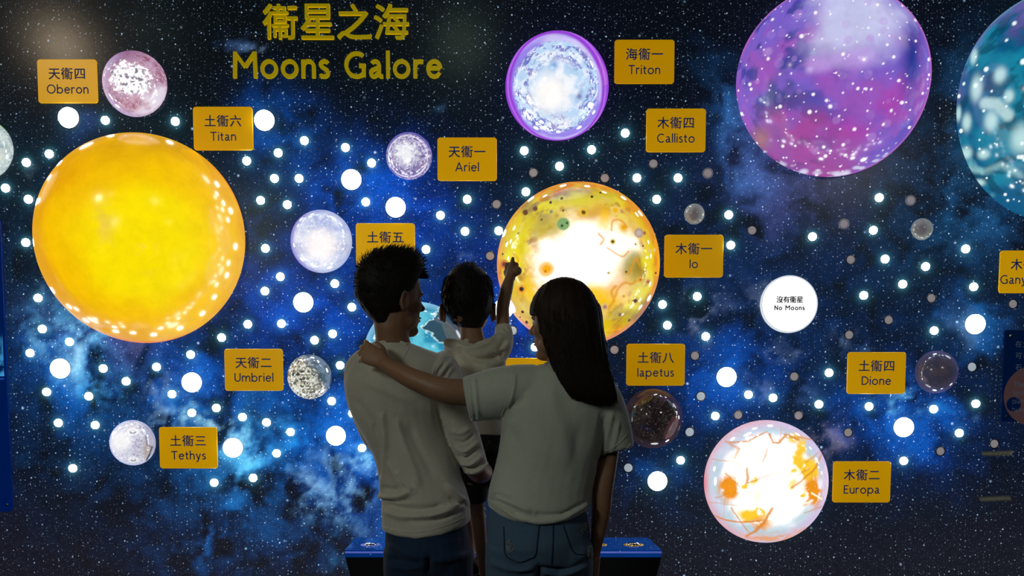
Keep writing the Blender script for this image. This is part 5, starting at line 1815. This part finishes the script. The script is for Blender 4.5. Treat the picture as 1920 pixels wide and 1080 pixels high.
hair_cap('hair', ko, kR, ks, kid_thick, hair_b, kp, kid_scalp, 90, .0015, 9)
rng = np.random.RandomState(5)
roots = []
for i in range(2600):
    v = rng.normal(size=3); v /= np.linalg.norm(v)
    if kid_scalp(v[None])[0] < .8: continue
    th = kid_thick(v[None])[0]
    base = v * (1 + (th - .001) / .09) * np.array([.100, .079, .100]) + np.array([-.006, 0, .018])
    dn = np.array([-v[0] * v[2], -v[1] * v[2], -(1 - v[2] ** 2)]); dn = dn - v * (dn @ v)
    dn /= np.linalg.norm(dn) + 1e-6
    d1 = dn + v * .03 + rng.normal(size=3) * .07
    ln = .016 + .012 * rng.rand()
    P = [base, base + d1 * ln * .5, base + d1 * ln + v * .001]
    roots.append(([(p @ kR.T) * ks + ko for p in P], .0010))
for i in range(60):
    v = np.array([rng.normal() * .18, rng.normal() * .22, 1.0]); v /= np.linalg.norm(v)
    base = v * 1.2 * np.array([.100, .079, .100]) + np.array([-.006, 0, .018])
    d1 = v + rng.normal(size=3) * .35
    P = [base, base + d1 * .006, base + d1 * .011]
    roots.append(([(p @ kR.T) * ks + ko for p in P], .0008))
strands('hair_tufts', roots, hair_b, kp)
blob('nape_hair', [px_limb([(878, 558, KY - .035, 46, .074), (879, 578, KY - .037, 43, .068), (880, 593, KY - .034, 36, .058), (882, 605, KY - .03, 26, .044)], horiz=True)], .005, 6, hair_b, kp, fold_disp([], .0015, 60, 3))

sg = [px_limb([(884, 640, KY, 30, .045), (890, 650, KY, 46, .058), (893, 668, KY, 54, .07), (896, 700, KY, 51, .078), (899, 745, KY, 47, .078), (901, 790, KY, 46, .078), (903, 813, KY, 46, .080)], horiz=True, cap=.12, n=26),
      px_limb([(846, 648, KY + .01, 17, .04), (856, 662, KY + .01, 22, .05), (846, 694, KY + .05, 20, .036), (841, 712, KY + .09, 19, .034)]),
      px_limb([(918, 672, KY, 26, .055), (937, 652, KY + .0, 23, .048), (945, 632, KY + .005, 18, .040), (943, 612, KY + .015, 15.5, .032)], cap=.15),
      px_limb([(838, 642, KY - .03, 9, .02), (866, 652, KY - .055, 14, .018), (890, 660, KY - .062, 18, .020), (916, 652, KY - .055, 18, .018), (938, 634, KY - .03, 9, .018)])]
kid_folds = [
    ([(856, 650), (872, 668), (900, 676), (930, 668), (944, 652)], 5, -.009), ([(852, 644), (880, 652), (912, 644), (930, 630)], 4, .005), ([(868, 640), (890, 634), (910, 622)], 3, .005),
    ([(876, 642), (900, 640), (920, 632)], 3, -.005), ([(852, 654), (866, 676), (892, 692), (930, 694)], 4, .004), ([(930, 664), (944, 652), (954, 640)], 3, .006), ([(936, 672), (946, 662)], 4, -.006),
    ([(932, 656), (932, 664), (946, 684)], 3, .004), ([(880, 676), (912, 684), (940, 680)], 3, .003), ([(930, 630), (945, 634), (956, 646)], 3, .004), ([(934, 610), (945, 614), (954, 622)], 2, -.004),
]
kid_shirt = blob('shirt', sg, .0048, 4, shirt_child, kp, fold_disp(kid_folds, .003, 9, 3))
bv = bvh_of(kid_shirt)
seam('collar', bv, [(868, 636), (884, 638), (898, 630), (908, 620)], .004, shirt_child, kp)
seam('cuff', bv, [(931, 613), (938, 606), (946, 607), (953, 614)], .003, shirt_child, kp)
camo, nt, b = new_mat('dark_camouflage')
tc = nd(nt, 'ShaderNodeTexCoord')
nz = nd(nt, 'ShaderNodeTexNoise', {'Vector': tc.outputs['Object'], 'Scale': 22.0, 'Detail': 2.0, 'Distortion': .8})
cr = nd(nt, 'ShaderNodeValToRGB', {0: nz.outputs['Fac']}); cr.color_ramp.interpolation = 'CONSTANT'
cr.color_ramp.elements[0].color = (.006, .008, .010, 1); cr.color_ramp.elements[1].position = .52; cr.color_ramp.elements[1].color = (.030, .034, .014, 1)
e = cr.color_ramp.elements.new(.60); e.color = (.012, .018, .014, 1)
e = cr.color_ramp.elements.new(.70); e.color = (.07, .065, .03, 1)
nt.links.new(cr.outputs[0], b.inputs['Base Color']); b.inputs['Roughness'].default_value = .9
sg = [px_limb([(902, 806, KY, 44, .074), (900, 840, KY, 46, .08), (897, 875, KY + .01, 46, .08), (894, 896, KY + .02, 42, .07)], horiz=True, n=24),
      px_limb([(893, 884, KY + .0, 28, .06), (891, 915, KY + .02, 25, .05), (891, 938, KY + .03, 22, .044)], cap=.15),
      px_limb([(882, 880, KY + .05, 28, .055), (862, 906, KY + .15, 23, .045)], cap=.15)]
blob('shorts', sg, .005, 4, camo, kp, fold_disp([([(870, 905), (892, 912), (910, 900)], 4, -.004), ([(880, 840), (900, 850), (920, 842)], 4, .004)], .003, 10, 4))
w1, w2 = at(906, 1104, KY + .03), at(884, 1062, KY + .12)
make_shoes(kp, [(w1[0], w1[1] + .0, w1[2] - .02, .05), (w2[0], w2[1], w2[2] - .03, .2)], plain('navy_canvas', L(14, 20, 40), .8), .62)

# ===== woman ====================================================================================
FY = 2.95
fp = tag(empty('person', (at(1010, 1000, FY)[0], FY, 0)), 'woman with long straight dark hair and pale T-shirt, her arm round the man', 'person')
fo = at(1053, 601, FY); fR = rotz(math.radians(180 - 27)) @ roty(math.radians(2)); fs = .93
g = head_geoms(fo, fR, fs)
g.append(px_limb([(1068, 630, FY, 30, .048), (1062, 660, FY, 29, .047), (1058, 690, FY, 36, .055)], horiz=True))
g.append(px_limb([(1046, 705, FY, 90, .062), (1046, 745, FY, 86, .085), (1040, 810, FY, 80, .085), (1022, 890, FY, 76, .075), (1010, 950, FY, 84, .085), (1010, 1010, FY, 86, .09)], horiz=True))
for x in (958, 1064):
    g.append(limb([(*at(x, 1010, FY), .060, .075), (*wz(x, .62, FY + .01), .062, .07), (*wz(x, .42, FY + .02), .044, .05), (*wz(x, .26, FY - .01), .042, .048), (*wz(x, .05, FY - .02), .030, .034)]))
# left arm round the man's shoulders
g.append(px_limb([(985, 728, FY, 26), (930, 738, FY - .005, 26), (872, 736, FY - .01, 26), (838, 733, FY - .015, 24.5), (808, 724, FY - .01, 22.5), (770, 708, FY + .01, 20), (738, 692, FY + .04, 16.5), (722, 682, FY + .055, 14.5)]))
w_ = at(721, 680, FY + .055)
g += hand_geoms(w_, (-.80, .30, .42), (-.25, -1, .30), (.45, 0, .8), .82, curl=(.30, .34, .36, .42), spread=7.0, thumb_in=.45, thumb_curl=.6, lens=(.070, .076, .072, .058))
# right arm hanging
g.append(px_limb([(1130, 760, FY, 26), (1142, 810, FY + .01, 22), (1138, 872, FY + .01, 18.5), (1130, 918, FY + .01, 19.5), (1127, 955, FY + .015, 18.5), (1121, 1000, FY + .02, 14), (1116, 1038, FY + .03, 9.8), (1116, 1052, FY + .03, 9.5)], ref=(0, 1, 0)))
w_ = at(1116, 1050, FY + .03)
g += hand_geoms(w_, (.0, .12, -1), (1, -.15, 0), (0, 1, 0), .86, curl=(.25, .3, .35, .4), thumb_in=.2)
blob('body', g, .0046, 3, skin_w, fp)
face_parts(fo, fR, fs, fp)


def fem_scalp(v):
    x, y, z = v.T
    return sstep(.80, .66, x - .10 * z + .25 * sstep(.1, -.6, z)) * sstep(-.9, -.7, z)


hair_g = []
v_, f_ = ellip((-.008, 0, .022), (.112, .094, .112), None, 30)
hair_g.append((v_ @ fR.T * fs + fo, f_))
# the long curtain down the back, in photo columns; a little thicker at the middle
hair_g.append(px_limb([(1070, 545, FY + .01, 30, .06), (1070, 575, FY, 55, .098), (1072, 610, FY - .015, 58, .100), (1078, 645, FY - .03, 58, .085), (1086, 680, FY - .05, 54, .066), (1098, 715, FY - .075, 52, .046), (1108, 742, FY - .09, 48, .032), (1112, 753, FY - .095, 45, .024)], horiz=True, n=36, cap=.1))
# front lock on the left, covering the cheek edge
hair_g.append(px_limb([(1036, 552, FY + .03, 22, .05), (1022, 580, FY + .03, 17, .05), (1030, 612, FY + .02, 14, .045), (1044, 642, FY + .0, 15, .045), (1055, 668, FY - .03, 15, .04), (1068, 706, FY - .06, 14, .03)], n=20))


def hair_disp(co, no):
    p = proj(co)
    th = np.arctan2(co[:, 0] - fo[0], -(co[:, 1] - fo[1] - .05))
    q = np.stack([th * 26, np.zeros(len(co)), co[:, 2] * 2.2], -1)
    h = (fbm(q, 3, 77) - .5) * .008
    # cut away in front of the face
    loc = (co - fo) @ fR / fs
    face = sstep(.050, .075, loc[:, 0]) * sstep(.024, .002, loc[:, 2]) * sstep(.12, .06, np.abs(loc[:, 1]))
    out = co + no * h[:, None]
    back = (np.array([-1, 0, 0]) @ fR.T)
    return out + back * (face * .055)[:, None]


blob('hair', hair_g, .0055, 5, hair_w, fp, hair_disp)
rng = np.random.RandomState(21)
roots = []
for i in range(900):
    u = rng.rand()
    xt = 1020 + 106 * u
    xb = 1062 + 97 * u
    dep = math.sqrt(max(0, 1 - (2 * u - 1) ** 2))
    P = []
    y0 = 560 + 60 * rng.rand()
    for k in range(9):
        w = k / 8
        py = y0 + (754 + 6 * rng.rand() - (14 * (1 - u) ** 3) - y0) * w
        e = sstep(545, 757, np.array(py))
        mid = {0: 0}
        cx = np.interp(py, [545, 575, 610, 645, 680, 715, 742, 757], [1070, 1070, 1072, 1078, 1086, 1098, 1108, 1113])
        hw = np.interp(py, [545, 575, 610, 645, 680, 715, 742, 757], [30, 55, 58, 58, 54, 52, 48, 45.5])
        dd = np.interp(py, [545, 575, 610, 645, 680, 715, 742, 757], [.06, .098, .1, .085, .066, .046, .032, .022])
        yy = np.interp(py, [545, 575, 610, 645, 680, 715, 742, 757], [.01, 0, -.015, -.03, -.05, -.075, -.09, -.096])
        P.append(at(cx + (2 * u - 1) * hw * 1.01 + rng.normal() * .7, py, FY + yy - dep * dd - .001 - .003 * rng.rand()))
    roots.append((P, .0007 + .0006 * rng.rand()))
for i in range(46):                                      # loose hairs by the right edge
    y0 = 660 + 80 * rng.rand()
    x0 = np.interp(y0, [660, 757], [1137, 1157])
    P = [at(x0 - 3 + k * .6 + rng.normal() * .6 + rng.rand() * 2.0 * (k / 5), y0 + k * (757 - y0 + 6) / 6, FY - .06 - .02 * k / 6) for k in range(7)]
    roots.append((P, .0004))
strands('hair_strands', roots, hair_w, fp)

sg = [px_limb([(1058, 684, FY, 40, .060), (1050, 694, FY, 78, .074), (1046, 712, FY, 98, .090), (1045, 745, FY - .005, 105, .108), (1044, 790, FY - .005, 104, .118), (1036, 835, FY, 100, .118), (1024, 875, FY, 97, .112),
               (1014, 915, FY, 98, .116), (1011, 945, FY, 98, .122), (1010, 966, FY, 95, .122)], horiz=True, cap=.12, n=30),
      px_limb([(1010, 722, FY, 40, .085), (965, 732, FY - .005, 48, .085), (925, 740, FY - .008, 48, .075), (895, 746, FY - .01, 45, .07), (876, 750, FY - .012, 43, .066)], cap=.1, n=24),
      px_limb([(1112, 728, FY, 40, .085), (1136, 762, FY + .0, 36, .078), (1150, 804, FY + .0, 34, .070), (1160, 842, FY + .0, 29, .064)], cap=.1, n=24)]
fem_folds = [
    ([(966, 700), (962, 736), (950, 770)], 3, .004), ([(890, 706), (893, 750), (898, 790)], 3, .004), ([(884, 708), (888, 750), (892, 788)], 2.5, -.004),
    ([(1030, 700), (1038, 760), (1060, 830), (1080, 900)], 16, .005), ([(1130, 780), (1125, 830), (1118, 880)], 5, -.010), ([(1148, 770), (1140, 820), (1132, 862)], 4, .006),
    ([(924, 930), (950, 940), (975, 948), (1000, 958)], 5, .007), ([(922, 940), (945, 952), (975, 962)], 4, -.009), ([(936, 950), (970, 968), (1040, 972), (1090, 958), (1104, 948)], 4, .006),
    ([(1000, 960), (1050, 962), (1096, 946)], 3, -.006), ([(920, 922), (945, 924), (962, 936)], 4, .005), ([(960, 790), (975, 850), (985, 900)], 12, -.004), ([(1090, 780), (1080, 840), (1070, 900)], 14, -.004),
    ([(940, 780), (960, 760), (990, 745)], 6, -.003), ([(1160, 790), (1154, 826), (1146, 850)], 3, .004),
]
fem_shirt = blob('shirt', sg, .0046, 9, shirt_woman, fp, fold_disp(fem_folds, .0035, 6, 6, hem=(925, 978, [912, 935, 965, 1010, 1060, 1090, 1108], [22, 8, -2, -6, -2, 8, 16])))
bv = bvh_of(fem_shirt)
seam('collar', bv, [(1022, 684), (1034, 680), (1048, 680), (1060, 684)], .005, shirt_woman, fp, lift=.001)
seam('cuff', bv, [(873, 710), (876, 735), (880, 765), (885, 790)], .0035, shirt_woman, fp)
seam('cuff', bv, [(1138, 866), (1150, 861), (1168, 848), (1182, 832)], .0035, shirt_woman, fp)
seam('cuff_fold', bv, [(1132, 846), (1146, 842), (1164, 828), (1174, 816)], .002, shirt_woman, fp)
seam('armhole_seam', bv, [(962, 690), (960, 720), (950, 755), (940, 780)], .0018, shirt_woman, fp)

jg = [px_limb([(1008, 958, FY, 92, .108), (1009, 985, FY, 96, .122), (1010, 1015, FY - .005, 98, .132), (1010, 1045, FY, 98, .128)], horiz=True, n=30)]
for x in (960, 1062):
    jg.append(limb([(*at(x, 1020, FY - .005), .080, .112), (*at(x, 1080, FY), .080, .100), (*wz(x, .50, FY + .01), .066, .078), (*wz(x, .38, FY + .01), .056, .066), (*wz(x, .22, FY - .01), .053, .06), (*wz(x, .06, FY - .02), .046, .052)], cap=.15))
fem_jf = [([(1010, 1062), (1010, 1090)], 3.5, -.016), ([(916, 1052), (960, 1068), (1006, 1062)], 5, .006), ([(1014, 1070), (1060, 1076), (1104, 1056)], 4, .007), ([(1012, 1064), (1060, 1068), (1106, 1050)], 3, -.006), ([(1080, 1046), (1100, 1040), (1110, 1036)], 4, .005)]
fem_jeans = blob('jeans', jg, .0062, 5, denim_woman, fp, fold_disp(fem_jf, .002, 9, 8))
bv = bvh_of(fem_jeans)
p1 = patch('pocket', bv, [(945, 988), (1010, 984), (1004, 1044), (948, 1042)], denim_woman, fp)
p2 = patch('pocket', bv, [(1056, 986), (1096, 975), (1098, 1040), (1074, 1034)], denim_woman, fp)
seam('pocket_stitching', bv, [(945, 988), (946, 1015), (948, 1040), (962, 1050), (976, 1054), (992, 1048), (1004, 1040), (1008, 1010), (1011, 986)], .0014, thread_m, fp, lift=.002)
seam('pocket_stitching', bv, [(1056, 986), (1064, 1010), (1074, 1034), (1086, 1040), (1098, 1040)], .0014, thread_m, fp, lift=.002)
seam('centre_seam', bv, [(1037, 984), (1037, 1005), (1036, 1030), (1034, 1062)], .002, thread_m, fp, lift=.001)
for k, (cx, cy, rx_, ry_) in enumerate(((958, 1024, 9, 12), (1094, 990, 7, 10), (1104, 1035, 4, 10))):
    roots = []
    rng = np.random.RandomState(40 + k)
    for i in range(90):
        a, q = rng.uniform(0, 6.28), math.sqrt(rng.rand())
        x, y = cx + math.cos(a) * q * rx_, cy + math.sin(a) * q * ry_
        P = []
        for j in range(4):
            l, n_ = hit(bv, x + j * rng.uniform(-.3, 1.6), y + rng.normal() * .5)
            if l is None: break
            P.append(l + n_ * (.0025 + .002 * rng.rand()))
        if len(P) == 4: roots.append((P, .0008))
    if roots: strands('frayed_tear', roots, frayed_m, fp)['label'] = 'whitish frayed tear in the denim'
make_shoes(fp, [(wz(958, .0, FY)[0], FY, 0, .15), (wz(1064, .0, FY)[0], FY, 0, -.05)], plain('white_trainers', (.55, .55, .55), .6))
